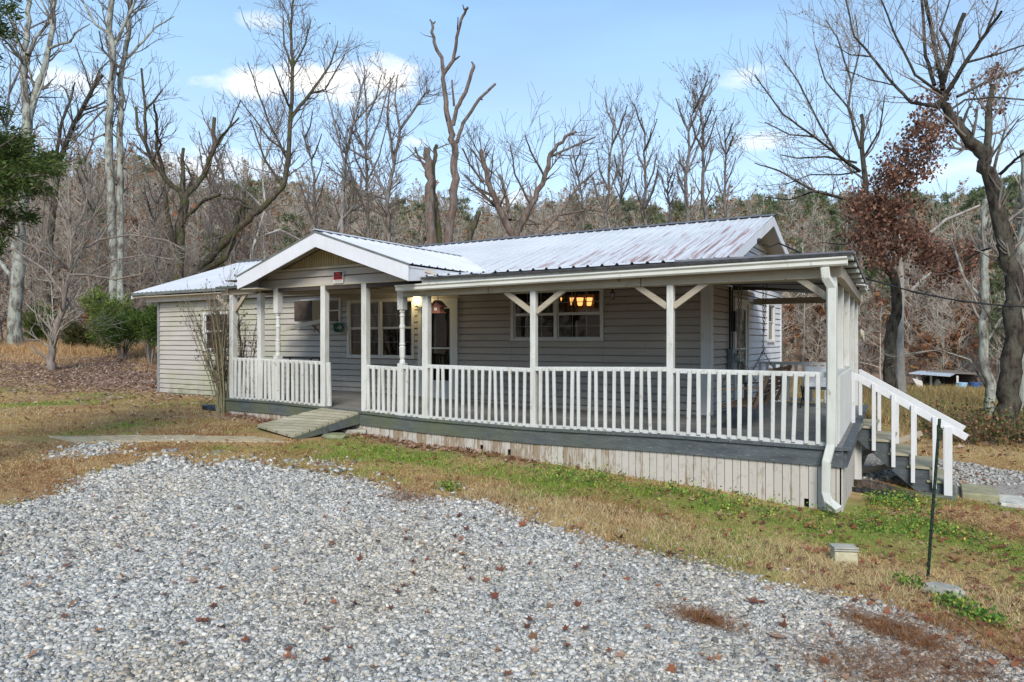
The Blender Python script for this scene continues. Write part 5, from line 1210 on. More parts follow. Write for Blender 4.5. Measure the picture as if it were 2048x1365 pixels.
def cedar_tree():
    R = random.Random(71); D = 9.0; base = at(-130, 900, D); base.z = gz(base.x, base.y)
    t = thing('cedar_tree', 'dark green cedar whose boughs reach in from the left edge', 'tree', tuple(base))
    lo = Limbs(); b0 = np.array(base); lo.add([b0+np.array([0,0,h*7.5]) for h in (0,.25,.5,.75,1)], [.14,.12,.09,.06,.02], 9)
    pts = []; dirs = []
    boughs = [(140,322),(122,340),(105,310),(85,335),(60,285),(45,330),(100,382),(70,375),(60,430),(25,395),(15,460),(0,495),(20,310),(0,360),(45,262),(-10,40),(25,15),(5,60),(30,-20),(-25,110),(-15,190),(15,235),(-30,250),(-60,420),(-30,540),(50,310),(30,350)]
    for x, y in boughs:
        e = np.array(at(x, y, D+R.uniform(-.8,.8))); s = b0.copy(); s[2] = e[2]+R.uniform(-.1,.5)
        n = 7; L = [s+(e-s)*k/(n-1)+np.array([0,0,-.22*math.sin(math.pi*k/(n-1))]) for k in range(n)]
        lo.add(L, [.03*(1-.8*k/(n-1)) for k in range(n)], 5)
        for k in range(26):
            tt = R.uniform(.5,1); q = s+(e-s)*tt; q = q+np.array([R.gauss(0,.16),R.gauss(0,.16),R.gauss(-.03,.09)])*(1.15-tt*.75); pts.append(q); dd = e-s; dirs.append(dd/np.linalg.norm(dd)+np.array([R.gauss(0,.5),R.gauss(0,.5),R.uniform(-.5,.3)]))
    for k in range(1500):      # the rest of the crown, out of frame to the left
        h = R.uniform(.25,1); rr = (1.1-h)*1.7*math.sqrt(R.random()); a = R.uniform(0,6.28)
        q = b0+np.array([rr*math.cos(a)-.4, rr*math.sin(a), 7.5*h])
        if 1024+F*(cT*q[0]+sT*q[1])/max(.5, -sT*q[0]+cT*q[1]) > -25: continue
        pts.append(q); dirs.append(np.array([math.cos(a),math.sin(a),R.uniform(-.3,.5)]))
    lo.build('trunk', M['bark_small'], t); sprays(R, pts, dirs, .06, GREEN, 30, t, 'crown')
cedar_tree()
def bush(px, py, wpx, hpx, D, label, seed, cols=GREEN, name='cedar_bush', n=380, size=.16, cat='bush'):
    R = random.Random(seed); c = at(px, py, D); zg = gz(c.x, c.y); hpx += (c.z-zg)/D*F; hpx = max(hpx, 30); c.z = zg; t = thing(name, label, cat, tuple(c)); w = wpx/F*D/2; h = hpx/F*D; pts = []; dirs = []; lo = Limbs()
    lobes = [(R.uniform(-.6,.6)*w, R.uniform(-.5,.5)*w, R.uniform(.35,.8)*h, R.uniform(.30,.5)*w) for _ in range(9)]+[(0,0,h*.5,w*.6)]
    for _ in range(n):
        lx, ly, lz, lr = R.choice(lobes); u = unit(R); r = lr*R.uniform(.5,1.05)**.5
        q = np.array([c.x+lx+u[0]*r, c.y+ly+u[1]*r, c.z+max(.05, lz+u[2]*r*1.15)]); pts.append(q); dirs.append(u+np.array([0,0,.35]))
    for _ in range(14):
        q = pts[R.randint(0, n-1)]; b = np.array([c.x, c.y, c.z-.1]); m_ = (b+q)/2+unit(R)*.1; lo.add([b, m_, q], [.035,.02,.006], 5)
    lo.build('trunk', M['bark_small'], t); sprays(R, pts, dirs, size*.75, cols, 19, t, 'foliage')
G2 = [(.15,.22,.04),(.21,.28,.06),(.10,.15,.035),(.28,.32,.09)]; G3 = [(.08,.14,.03),(.12,.19,.04),(.06,.10,.025),(.16,.22,.05)]
bush(216, 700, 100, 128, 33, 'bushy yellow green cedar below the pale pair of stems', 3, G2, n=420); bush(245, 702, 100, 85, 30, 'dark low cedar bush in front of the yellow green cedar', 4, G3); bush(302, 702, 80, 110, 29, 'green cedar bush touching the left corner of the house', 6, G3)
bush(88, 668, 90, 65, 36, 'low green shrub between the two tall pale trees', 7, G2); bush(160, 690, 60, 45, 33, 'small dull shrub right of the spreading tree trunk', 8, [(.09,.09,.03),(.12,.11,.04),(.06,.06,.025)])
bush(268, 640, 40, 40, 34, 'small rounded shrub top showing behind the cedars', 9, [(.10,.13,.04),(.07,.09,.03)])

# leafless shrub at the porch corner
def shrub(px, py, D, label, seed, n, H, spreadx, lean=0):
    R = random.Random(seed); b = np.array(at(px, py, D)); t = thing('leafless_shrub', label, 'shrub', tuple(b)); lo = Limbs(); tw = Limbs(); ends = []
    for k in range(n):
        a = R.uniform(-1,1); d = np.array([a*spreadx+lean, R.uniform(-.35,.35), 1.0]); d /= np.linalg.norm(d); L = H*R.uniform(.55,1.05); p = b+np.array([R.uniform(-.12,.12), R.uniform(-.1,.1), 0]); P = [p]; dd = np.array([a*.12,0,1.0])
        for i in range(7):
            dd = dd*.78+d*.22+unit(R)*.06; dd /= np.linalg.norm(dd); P.append(P[-1]+dd*L/7)
        r0 = R.uniform(.007,.02); lo.add(P, [r0*(1-.75*i/7)+.002 for i in range(8)], 5)
        for c in range(6):
            i = R.randint(2, 6); grow(R, tw, P[i], (P[i+1]-P[i])/np.linalg.norm(P[i+1]-P[i])+unit(R)*.5, L*R.uniform(.1,.28), .0045, 0, 1, .1, .18, (2,), 4, .0035, ends)
    lo.build('stem', simple('shrub_stem_'+str(seed), (.27,.235,.135), .9, .35), t); tw.build('twigs', M['twig'], t)
    leaves(R, [e for e in ends if R.random() < .35], .055, BROWN, 1, .02, parent=t)
shrub(447, 828, 14.9, 'tall many stemmed leafless shrub at the left corner of the porch', 3, 46, 2.9, .50, -.08)
shrub(490, 788, 15.6, 'thin bare vine like shrub growing behind the left porch railing', 5, 10, 2.1, .30)

# ------------------------------------------------------------------ woods on the hillside: one mass, scattered copies of a few tree forms
def proto(name, mats, fn, seed):
    R = random.Random(seed); v, f, idx, col = fn(R)
    me = bpy.data.meshes.new(name); me.vertices.add(len(v)); me.vertices.foreach_set('co', v.astype(np.float32).ravel())
    n4 = len(f[0]); n = [np.asarray(g, np.int32) for g in f if len(g)]
    me.loops.add(sum(g.size for g in n)); me.polygons.add(sum(len(g) for g in n)); me.loops.foreach_set('vertex_index', np.concatenate([g.ravel() for g in n]))
    tot = np.concatenate([np.full(len(g), g.shape[1], np.int32) for g in n]); me.polygons.foreach_set('loop_start', np.r_[0, np.cumsum(tot)[:-1]].astype(np.int32))
    me.polygons.foreach_set('material_index', np.asarray(idx, np.int32))
    a = me.color_attributes.new('tint', 'FLOAT_COLOR', 'POINT'); c = np.ones((len(v), 4), np.float32); c[:, :3] = col; a.data.foreach_set('color', c.ravel()); me.update(calc_edges=True)
    for m in mats: me.materials.append(m)
    o = bpy.data.objects.new(name, me); return o
def f_bare(leafp, tall, pale):
    def fn(R):
        tr = Limbs(); tw = Limbs(); ends = []; H = tall*R.uniform(.85,1.1); P = [np.zeros(3)]; d = np.array([R.gauss(0,.05),R.gauss(0,.05),1])
        n = 8
        for i in range(n): d = d+unit(R)*.06; d[2] = abs(d[2]); d /= np.linalg.norm(d); P.append(P[-1]+d*H/n)
        r0 = H*.012; rs = [r0*(1-.85*i/n) for i in range(n+1)]; tr.add(P, rs, 5)
        for c in range(26):
            t = R.uniform(.15,.98); i = min(int(t*n), n-1); s = unit(R); s[2] = R.uniform(.2,.9); 
            grow(R, tw, P[i]+(P[i+1]-P[i])*(t*n-i), s, H*R.uniform(.16,.34)*(1.25-t), max(.03, rs[i]*.5), 0, 2, .10, .22, (5,4), 4, .012, ends)
        v1, f1 = tr.arrays(); v2, f2 = tw.arrays(); v = np.r_[v1, v2]; f = np.r_[f1, f2+len(v1)]; idx = [0]*len(f1)+[1]*len(f2); col = np.full((len(v),3), .2)
        e = [x for x in ends if R.random() < leafp]
        if e:
            g = np.random.default_rng(R.randint(0,99999)); Pn = np.array(e); Pn = np.repeat(Pn, 2, 0); m = len(Pn); Pn = Pn+g.normal(0,.15,Pn.shape); a = g.normal(0,1,Pn.shape); b = g.normal(0,1,Pn.shape); a *= .10; b *= .07
            q = np.stack([Pn-a, Pn-b, Pn+a, Pn+b], 1).reshape(-1,3); i = np.arange(m)*4+len(v); f = np.r_[f, np.stack([i,i+1,i+2,i+3],-1)]; idx += [2]*m; v = np.r_[v, q]
            C = np.array([(.30,.13,.06),(.24,.10,.05),(.36,.20,.09)])[g.integers(0,3,m)]; col = np.r_[col, np.repeat(C,4,0)]
        return v, [f], idx, col
    return fn
def f_pine(R):
    tr = Limbs(); H = R.uniform(11,14); tr.add([np.array([0,0,H*k/4]) for k in range(5)], [.15,.13,.10,.06,.02], 6); pts = []; dirs = []
    for c in range(60):
        h = R.uniform(.38,1.0); L = (1.12-h)*H*.30*R.uniform(.6,1.1)+.4; a = R.uniform(0,6.28); d = np.array([math.cos(a),math.sin(a),R.uniform(.0,.35)]); s = np.array([0,0,H*h]); e = s+d*L
        tr.add([s,(s+e)/2+np.array([0,0,.1]),e], [.035,.02,.008], 4)
        for k in range(6): q = s+d*L*R.uniform(.45,1.05)+np.array([R.gauss(0,.18),R.gauss(0,.18),R.gauss(.05,.12)]); pts.append(q); dirs.append(d*.4+np.array([0,0,.6]))
    v, f = tr.arrays(); g = np.random.default_rng(R.randint(0,9999)); P = np.repeat(np.array(pts), 9, 0); m = len(P); P = P+g.normal(0,.12,P.shape); a = np.repeat(np.array(dirs),9,0)+g.normal(0,.7,P.shape); a /= np.linalg.norm(a,axis=1,keepdims=True); b = np.cross(a, g.normal(0,1,P.shape)); b /= np.linalg.norm(b,axis=1,keepdims=True)
    s = .34*g.uniform(.6,1.3,(m,1)); q = np.stack([P-b*s*.16, P+b*s*.16, P+a*s+b*s*.10, P+a*s-b*s*.10], 1).reshape(-1,3); i = np.arange(m)*4+len(v)
    C = np.array([(.20,.235,.115),(.25,.28,.135),(.15,.185,.09)])[g.integers(0,3,m)]*g.uniform(.7,1.2,(m,1))
    return np.r_[v,q], [np.r_[f, np.stack([i,i+1,i+2,i+3],-1)]], [0]*len(f)+[1]*m, np.r_[np.full((len(v),3),.2), np.repeat(C,4,0)]
lib = bpy.data.collections.new('woodland_forms')
forms = [proto('a_form', [M['bark_lichen'],M['twig_wood'],M['leafy']], f_bare(.0,10,0), 1), proto('b_form', [M['bark_upper'],M['twig_wood'],M['leafy']], f_bare(.05,11,0), 2), proto('c_form', [M['bark_white'],M['twig_wood'],M['leafy']], f_bare(.02,11,1), 3),
  proto('d_form', [M['bark_upper'],M['twig_grey'],M['leafy']], f_bare(.06,9,0), 4), proto('e_form', [M['bark_small'],M['twig'],M['leafy']], f_bare(.38,6,0), 5), proto('f_form', [M['bark_small'],M['leafy']], f_pine, 6), proto('g_form', [M['bark_small'],M['leafy']], f_pine, 7)]
for o in forms: lib.objects.link(o)
g = np.random.default_rng(12); pts = []; pid = []; sc = []
tries = 0
while len(pts) < NTREE:
    a = rad(g.uniform(-44, 44)); r = math.sqrt(g.uniform(40**2, 128**2)); adeg = math.degrees(a)
    rmin_ = 41 if adeg > -5 else 46-14*float(sstep((-adeg-8)/16))
    if r < rmin_: continue
    if r > 100 and g.random() < .25: continue
    x = r*math.sin(a)*cT-r*math.cos(a)*sT; y = r*math.sin(a)*sT+r*math.cos(a)*cT
    if adeg > 18 and adeg < 36 and r < 42: continue
    ridge = r > 92; pn = float(wnoise(np.array([x]), np.array([y]), .03, 4)[0])
    pp = (.12 if ridge else .01)+(.25 if pn > .62 else 0)*(1 if adeg > 12 or ridge else .3)+(.30 if adeg > 8 and r > 80 else 0)
    if g.random() < pp: k = int(g.integers(5, 7)); s = g.uniform(.75, 1.05)
    elif g.random() < .05+(.16 if adeg > 16 and r < 80 else 0): k = 4; s = g.uniform(.7, 1.2)
    else: k = int(g.choice([0,1,1,2,3,3])); s = g.uniform(.7, 1.1)
    if r < 62: s *= .8
    if r < 50: s *= .6
    if g.random() < .45 and k < 4: s *= .55
    if k > 4: s *= .8
    pts.append((x, y, 0)); pid.append(k); sc.append(s)
pts = np.array(pts); pts[:,2] = np.concatenate([ground(pts[i:i+4000,0], pts[i:i+4000,1]) for i in range(0, len(pts), 4000)])-.1
me = bpy.data.meshes.new('woods'); me.vertices.add(len(pts)); me.vertices.foreach_set('co', pts.astype(np.float32).ravel())
a1 = me.attributes.new('form', 'INT', 'POINT'); a1.data.foreach_set('value', np.array(pid, np.int32)); a2 = me.attributes.new('size', 'FLOAT', 'POINT'); a2.data.foreach_set('value', np.array(sc, np.float32)); a3 = me.attributes.new('turn', 'FLOAT', 'POINT'); a3.data.foreach_set('value', g.uniform(0, 6.28, len(pts)).astype(np.float32)); me.update()
wo = bpy.data.objects.new('hillside_woods', me); COL.objects.link(wo); tag(wo, 'bare grey brown winter woods with scattered pines covering the hillside', 'woods', kind='stuff')
ng = bpy.data.node_groups.new('scatter', 'GeometryNodeTree'); ng.interface.new_socket('Geometry', in_out='INPUT', socket_type='NodeSocketGeometry'); ng.interface.new_socket('Geometry', in_out='OUTPUT', socket_type='NodeSocketGeometry')
gi = ng.nodes.new('NodeGroupInput'); go = ng.nodes.new('NodeGroupOutput'); ip = ng.nodes.new('GeometryNodeInstanceOnPoints'); ci = ng.nodes.new('GeometryNodeCollectionInfo'); ci.inputs['Collection'].default_value = lib; ci.inputs['Separate Children'].default_value = True; ci.inputs['Reset Children'].default_value = True
def attr(nm, ty): x = ng.nodes.new('GeometryNodeInputNamedAttribute'); x.data_type = ty; x.inputs[0].default_value = nm; return x.outputs[0]
cx = ng.nodes.new('ShaderNodeCombineXYZ'); ng.links.new(attr('turn','FLOAT'), cx.inputs[2]); er = ng.nodes.new('FunctionNodeEulerToRotation'); ng.links.new(cx.outputs[0], er.inputs[0])
ng.links.new(gi.outputs[0], ip.inputs['Points']); ng.links.new(ci.outputs[0], ip.inputs['Instance']); ip.inputs['Pick Instance'].default_value = True; ng.links.new(attr('form','INT'), ip.inputs['Instance Index']); ng.links.new(er.outputs[0], ip.inputs['Rotation']); ng.links.new(attr('size','FLOAT'), ip.inputs['Scale']); ng.links.new(ip.outputs[0], go.inputs[0])
wo.modifiers.new('scatter', 'NODES').node_group = ng

# ================================================================== GRAVEL, GRASS, LEAVES
def scatter(n, region, seed):
    """random ground points inside a wedge seen from the camera; more near, fewer far"""
    g = np.random.default_rng(seed); d0, d1, l = region
    d = g.uniform(d0, d1, n) if l == 'lin' else np.sqrt(g.uniform(d0*d0, d1*d1, n)); u = g.uniform(-.80, .80, n)
    x = d*(-sT+u*cT); y = d*(cT+u*sT); return x, y, d, g
import bmesh
def ico(sub):
    bm = bmesh.new(); bmesh.ops.create_icosphere(bm, subdivisions=sub, radius=1); v = np.array([v.co[:] for v in bm.verts]); f = np.array([[q.index for q in p.verts] for p in bm.faces]); bm.free(); return v, f
IV = np.array([(-1,-1,-1),(1,-1,-1),(1,1,-1),(-1,1,-1),(-1,-1,1),(1,-1,1),(1,1,1),(-1,1,1)], float); IF = np.array([(0,3,2,1),(4,5,6,7),(0,1,5,4),(1,2,6,5),(2,3,7,6),(3,0,4,7)])
def stones(x, y, size, g, cols):
    n = len(x); z = np.concatenate([ground(x[i:i+20000], y[i:i+20000]) for i in range(0, n, 20000)]) if n else np.zeros(0)
    V0 = IV[None]*np.ones((n,1,1)); V0[:,4:,:2] *= g.uniform(.35,.95,(n,1,2)); V0[:,4:,:2] += g.uniform(-.35,.35,(n,1,2))   # angular crushed stone: skewed, tapered blocks
    V0 = V0+g.uniform(-.33,.33,V0.shape)
    V0 = V0*np.stack([g.uniform(.8,1.3,n), g.uniform(.5,.95,n), g.uniform(.30,.65,n)], 1)[:,None,:]*size[:,None,None]*.46
    # random tilt and turn
    t = g.uniform(0, 6.28, n); p = g.normal(0, .5, n); c, s = np.cos(t)[:,None], np.sin(t)[:,None]; cp, sp_ = np.cos(p)[:,None], np.sin(p)[:,None]
    X, Yv, Z = V0[...,0], V0[...,1], V0[...,2]; Y2 = Yv*cp-Z*sp_; Z2 = Yv*sp_+Z*cp; Xr = X*c-Y2*s; Yr = X*s+Y2*c
    v = np.stack([Xr+x[:,None], Yr+y[:,None], Z2+(z+size*g.uniform(.0,.30,n))[:,None]], -1).reshape(-1,3)
    f = (IF[None]+(np.arange(n)*len(IV))[:,None,None]).reshape(-1,IF.shape[1])
    C = np.array(cols)[g.integers(0, len(cols), n)]*g.uniform(.75,1.15,(n,1))*np.array([1.06,1.04,1.0]); return v, f, np.repeat(C, len(IV), 0)
SC_ = [(.44,.43,.40),(.56,.545,.51),(.31,.305,.29),(.64,.61,.55),(.18,.18,.175),(.50,.44,.35),(.47,.46,.44),(.60,.585,.56),(.36,.36,.35)]
VV = []; FF = []; CC = []; off = 0
for d0, d1, n, sz in ((3.6, 6.2, NST*62, .0215), (6.2, 9.5, NST*68, .0255), (9.5, 14.5, NST*24, .040)):
    x, y, d, g = scatter(n, (d0, d1, 'a'), int(d0*10)); k = zones(x+g.normal(0,.13,len(x)), y+g.normal(0,.13,len(x)))[0] > .5; x, y, d = x[k], y[k], d[k]
    size = sz*np.clip(g.lognormal(0, .40, len(x)), .4, 2.3); v, f, c = stones(x, y, size, g, SC_); dust = np.clip((wnoise(x, y, .8, 51)-.5)*3, 0, 1)[:,None]*.35; tone = (.84+.30*wnoise(x, y, .5, 57))[:,None]; c = c*np.repeat(tone*(1-dust)+dust*np.array([1.0,.86,.66]), len(IV), 0); VV.append(v); FF.append(f+off); CC.append(c); off += len(v)
x, y, d, g = scatter(NST*22, (11.5, 22, 'a'), 77); k = (zones(x, y)[1] > .5) & (x > -1.0); x, y = x[k], y[k]; v, f, c = stones(x, y, .05*g.uniform(.6,1.5,len(x)), g, [(.42,.41,.38),(.50,.49,.46),(.34,.33,.30)]); VV.append(v); FF.append(f+off); CC.append(c); off += len(v)
# stray stones in the turf beside the gravel
x, y, d, g = scatter(NST*3, (5, 13, 'a'), 78); k = (zones(x, y)[0] < .5) & (zones(x+.5, y-.6)[0] > .5) & (g.random(len(x)) < .35); x, y = x[k], y[k]; v, f, c = stones(x, y, .045*g.uniform(.6,1.5,len(x)), g, SC_); VV.append(v); FF.append(f+off); CC.append(c); off += len(v)
o = npmesh('gravel', np.concatenate(VV), np.concatenate(FF), M['stone'], None, False, np.concatenate(CC)); tag(o, 'loose crushed grey limestone gravel covering the parking area and drive', 'gravel', kind='stuff')

def blades(x, y, d, g, h, w, cols, lean=.55, curl=.3, zoff=-.005):
    n = len(x); z = np.concatenate([ground(x[i:i+20000], y[i:i+20000]) for i in range(0, n, 20000)])+zoff
    B = np.stack([x, y, z], 1); t = g.uniform(0, 6.28, n); s = np.stack([np.cos(t), np.sin(t), 0*t], 1)*w[:,None]
    L = np.stack([g.normal(0, lean, n), g.normal(0, lean, n), np.ones(n)], 1); L /= np.linalg.norm(L, axis=1, keepdims=True); T2 = L+np.stack([g.normal(0, curl, n), g.normal(0, curl, n), -np.abs(g.normal(0, curl, n))], 1)
    m = B+L*h[:,None]*.55; tip = m+T2*h[:,None]*.5
    v = np.stack([B-s, B+s, m+s*.8, m-s*.8, tip], 1).reshape(-1,3); i = np.arange(n)*5
    return v, np.stack([i,i+1,i+2,i+3],-1), np.stack([i+3,i+2,i+4],-1), np.repeat(cols, 5, 0)
def inhouse(x, y): return ((y > 9.5) & (x > -12.8) & (x < -.8) & (y < 19.3)) | ((y > 12.4) & (x > -19.9) & (x < -3) & (y < 19.3)) 
def clear(x, y):
    rel = np.stack([x-cb_.x, y-cb_.y]); along = -(rel[0]*d_w[0]+rel[1]*d_w[1]); ac_ = np.abs(-rel[0]*d_w[1]+rel[1]*d_w[0])
    walk = (along > -.2) & (along < 12) & (ac_ < .24)
    rampz = (x > -10.9) & (x < -8.9) & (y > 8.25) & (y < 9.6)
    return ~(inhouse(x, y) | walk | rampz)
d_w = ((cb_-ca).normalized().x, (cb_-ca).normalized().y)
STRAW = np.array([(.62,.46,.22),(.54,.36,.16),(.44,.25,.10),(.66,.52,.28),(.34,.17,.07)]); GRN = np.array([(.17,.34,.04),(.26,.42,.05),(.42,.48,.08),(.12,.24,.03)])
VV=[];F4=[];F3=[];CC=[];off=0
for d0, d1, n, hh, ww in ((4.5,9,NGR*9,.045,.0028),(9,14,NGR*11,.05,.0038),(14,24,NGR*9,.06,.006),(24,40,NGR*5,.10,.010)):
    x, y, d, g = scatter(n, (d0, d1, 'a'), int(d0*7+1)); gv, g2, gr, lit = zones(x, y)
    k = clear(x, y) & (g2 < .5) & ((gv < .5) | (g.random(n) < .004)) & (g.random(n) < 1.0-.75*lit*(d > 13)) & (g.random(n) < .25+1.6*wnoise(x, y, 1.5, 61)**1.3)
    x, y, d, gr, gv = x[k], y[k], d[k], gr[k], gv[k]; n = len(x)
    cl_ = wnoise(x, y, 2.2, 21); isg = g.random(n) < np.clip(gr*1.15, 0, .9)*(.25+cl_)
    edge = np.exp(-((y-7.25)/.55)**2)*(x > -5); isg &= ~(g.random(n) < edge*.85)
    ci_ = np.clip(((wnoise(x, y, .9, 31)-.5)*10+2.2+g.normal(0, .9, n)), 0, 4).astype(int); ci_ = np.where((np.exp(-((y-7.25)/.55)**2)*(x > -5) > .4) & (g.random(n) < .7), 3, ci_); C = np.where(isg[:,None], GRN[g.integers(0,4,n)], STRAW[ci_])*g.uniform(.7,1.25,(n,1))
    h = hh*(.35+cl_*1.2+edge*1.5)*g.uniform(.5,1.3,n); v, a, b, c = blades(x, y, d, g, h, np.full(n, ww), C, .9); VV.append(v); F4.append(a+off); F3.append(b+off); CC.append(c); off += len(v)
npm = npmesh('grass', np.concatenate(VV), [np.concatenate(F4), np.concatenate(F3)], M['leafy'], None, False, np.concatenate(CC)); tag(npm, 'short winter turf, tan and brown with green patches', 'grass', kind='stuff')
# tall dry grass: bank on the left, field on the right
VV=[];F4=[];F3=[];CC=[];off=0
def tall(n, fn, seed, h, w, cols):
    global off
    x, y, g = fn(n, seed); k = clear(x, y) & (wnoise(x, y, .5, 41)+g.normal(0, .12, n) > .42); x, y = x[k], y[k]; n = len(x); C = np.array(cols)[g.integers(0,len(cols),n)]*g.uniform(.7,1.25,(n,1)); cl_ = wnoise(x, y, .8, 5)
    v, a, b, c = blades(x, y, None, g, h*(.3+cl_*1.1)*g.uniform(.5,1.2,n), np.full(n, w), C, .28, .35); VV.append(v); F4.append(a+off); F3.append(b+off); CC.append(c); off += len(v)
def wedge(u0, u1, d0, d1):
    def f(n, seed): g = np.random.default_rng(seed); d = g.uniform(d0, d1, n); u = g.uniform(u0, u1, n); return d*(-sT+u*cT), d*(cT+u*sT), g
    return f
OR = [(.72,.46,.22),(.80,.56,.30),(.60,.36,.16),(.50,.30,.14)]; TN = [(.52,.37,.15),(.62,.46,.20),(.40,.27,.12),(.30,.19,.09),(.30,.30,.12)]
tall(NGR, wedge(-.82,-.40,31,35), 1, .6, .008, OR); tall(NGR//3, wedge(-.82,-.40,27,31), 2, .30, .006, OR)
tall(NGR*5, wedge(.42,.82,19,31), 3, .6, .009, TN); tall(NGR, wedge(.42,.82,31,38), 5, .28, .009, TN); tall(NGR*2, wedge(.30,.46,24,36), 4, .6, .009, TN)
o = npmesh('tall_grass', np.concatenate(VV), [np.concatenate(F4), np.concatenate(F3)], M['leafy'], None, False, np.concatenate(CC)); tag(o, 'tall dry orange and tan grass on the bank and in the field beyond the drive', 'grass', kind='stuff')
# brambles beyond the drive and green weeds by the porch corner
R = random.Random(9); tw = Limbs(); ends = []
for k in range(260):
    u = R.uniform(.60,.80); dd = R.uniform(15.2,18.5); p = np.array([dd*(-sT+u*cT), dd*(cT+u*sT), 0]); p[2] = gz(p[0],p[1]); grow(R, tw, p, np.array([R.gauss(0,.8),R.gauss(0,.8),1.]), R.uniform(.35,.9), .006, 0, 1, -.1, .4, (4,), 5, .004, ends)
v1, f1 = tw.arrays(); o = npmesh('brambles', v1, f1, M['twig'], None); tag(o, 'low tangled brambles along the far side of the drive', 'brambles', kind='stuff')
o = leaves(R, ends, .075, [(.09,.13,.035),(.15,.17,.05),(.26,.15,.08),(.36,.18,.09)], 4, .07, 'leafy', 'bramble_leaves'); tag(o, 'dull green and rusty bramble leaves', 'leaves', kind='stuff')
pts = []
for (x, y, n, s) in ((-.6,10.6,110,.45),(-.3,11.3,60,.35),(.0,9.5,60,.5),(-.5,9.0,60,.6),(-.2,7.3,22,.10),(.15,6.95,40,.10),(.35,6.75,40,.14),(-5.3,7.2,26,.14),(-2.0,8.9,120,.9),(-4.2,8.8,120,.9),(1.2,8.3,30,.4)):
    for k in range(n): a = x+R.gauss(0,s*.6); b = y+R.gauss(0,s*.35); pts.append(np.array([a,b,gz(a,b)+R.uniform(.01,.06)])) if not inhouse(np.array([a]),np.array([b]))[0] else None
o = leaves(R, pts, .032, [(.10,.24,.04),(.20,.36,.06),(.08,.18,.04),(.44,.46,.08)], 12, .05, 'leafy', 'weeds', None, -.6); tag(o, 'low bright green and yellow weeds in the turf beside the porch', 'weeds', kind='stuff')
# fallen leaves: lobed, curled
def fallen(x, y, size, cols, g, lobed=True):
    n = len(x); z = np.concatenate([ground(x[i:i+20000], y[i:i+20000]) for i in range(0, n, 20000)]); k = 11 if lobed else 5
    if lobed: ang = np.linspace(0, 2*math.pi, 10, endpoint=False)+math.pi/2; rr = np.array([1.0,.42,.88,.40,.62,.30,.62,.40,.88,.42])
    else: ang = np.linspace(0, 2*math.pi, 4, endpoint=False); rr = np.array([1,.55,1,.55])
    ax = g.normal(1, .12, (n,len(ang)))*rr*np.cos(ang); ay = g.normal(1,.12,(n,len(ang)))*rr*np.sin(ang); curl = g.uniform(.1,.75,(n,1)); az = curl*(ax**2+ay**2)*g.uniform(.3,1,(n,len(ang)))
    t = g.uniform(0,6.28,n)[:,None]; tp = g.normal(0,.35,n)[:,None]; s = (size*g.uniform(.6,1.3,n))[:,None]*.5
    X = ax*np.cos(t)-ay*np.sin(t); Yv = ax*np.sin(t)+ay*np.cos(t); Z = az+Yv*np.sin(tp)
    P = np.stack([X*s+x[:,None], Yv*s+y[:,None], Z*s+z[:,None]+.032], -1); c0 = np.stack([x,y,z+.030],-1)[:,None,:]; v = np.concatenate([c0,P],1).reshape(-1,3)
    m = len(ang); base = np.arange(n)*(m+1); tri = np.stack([np.stack([base, base+1+j, base+1+(j+1)%m],-1) for j in range(m)],1).reshape(-1,3)
    C = np.array(cols)[g.integers(0,len(cols),n)]*g.uniform(.7,1.25,(n,1)); return v, tri, np.repeat(C, m+1, 0)
VV=[];FF=[];CC=[];off=0
LF = [(.32,.12,.06),(.26,.09,.05),(.38,.19,.10),(.20,.08,.05),(.42,.25,.16)]; PINKISH = [(.42,.28,.21),(.50,.36,.28),(.30,.17,.11),(.56,.42,.33)]
def addl(t):
    global off
    v, f, c = t; VV.append(v); FF.append(f+off); CC.append(c); off += len(v)
x,y,d,g = scatter(330, (4.2,9,'lin'), 5); addl(fallen(x, y, np.full(len(x),.085), LF, g))
hand = [gpix(*p) for p in ((1600,1125),(1420,1115),(1500,1135),(1510,1215),(1415,1250),(1740,1180),(1705,1180),(1270,1100),(1240,1085),(1045,1058),(1560,1130),(1340,1115),(870,1195),(805,1180),(245,1165),(365,1298),(410,1250),(60,1165),(1555,1285),(1155,1220),(1650,1110),(1580,1110),(1000,1150),(1160,1060),(1910,1130),(1835,1245))]
g = np.random.default_rng(3); addl(fallen(np.array([p.x for p in hand]), np.array([p.y for p in hand]), np.full(len(hand),.15), LF, g))
x,y,d,g = scatter(2600, (5,13,'a'), 6); k = clear(x,y) & (zones(x,y)[0] < .5); addl(fallen(x[k], y[k], np.full(k.sum(),.085), LF, g))
g = np.random.default_rng(8); n = 900; x = g.uniform(-12.5,-5.2,n); y = 9.46-np.abs(g.normal(0,.22,n)); k = clear(x,y); addl(fallen(x[k], y[k], np.full(k.sum(),.10), PINKISH+LF, g))
n = 900; x = g.normal(.8,1.5,n); y = g.normal(8.6,1.6,n); k = clear(x,y) & (zones(x,y)[0] < .5); addl(fallen(x[k], y[k], np.full(k.sum(),.09), LF, g))
n = 60; x = g.normal(.1,.5,n); y = g.normal(5.9,.5,n); addl(fallen(x, y, np.full(n,.09), LF, g))
n = 15000; x = g.normal(-25.5,4.6,n); y = g.normal(15.2,2.7,n); k = clear(x,y); addl(fallen(x[k], y[k], np.full(k.sum(),.15), PINKISH, g, False))
x,y,d,g = scatter(9000, (13,46,'a'), 16); k = clear(x,y) & (zones(x,y)[1] < .5); addl(fallen(x[k], y[k], np.full(k.sum(),.13), LF+PINKISH, g, False))
n = 160; g = np.random.default_rng(18); x = g.uniform(-11.5,-1.5,n); y = g.uniform(9.8,12.2,n)
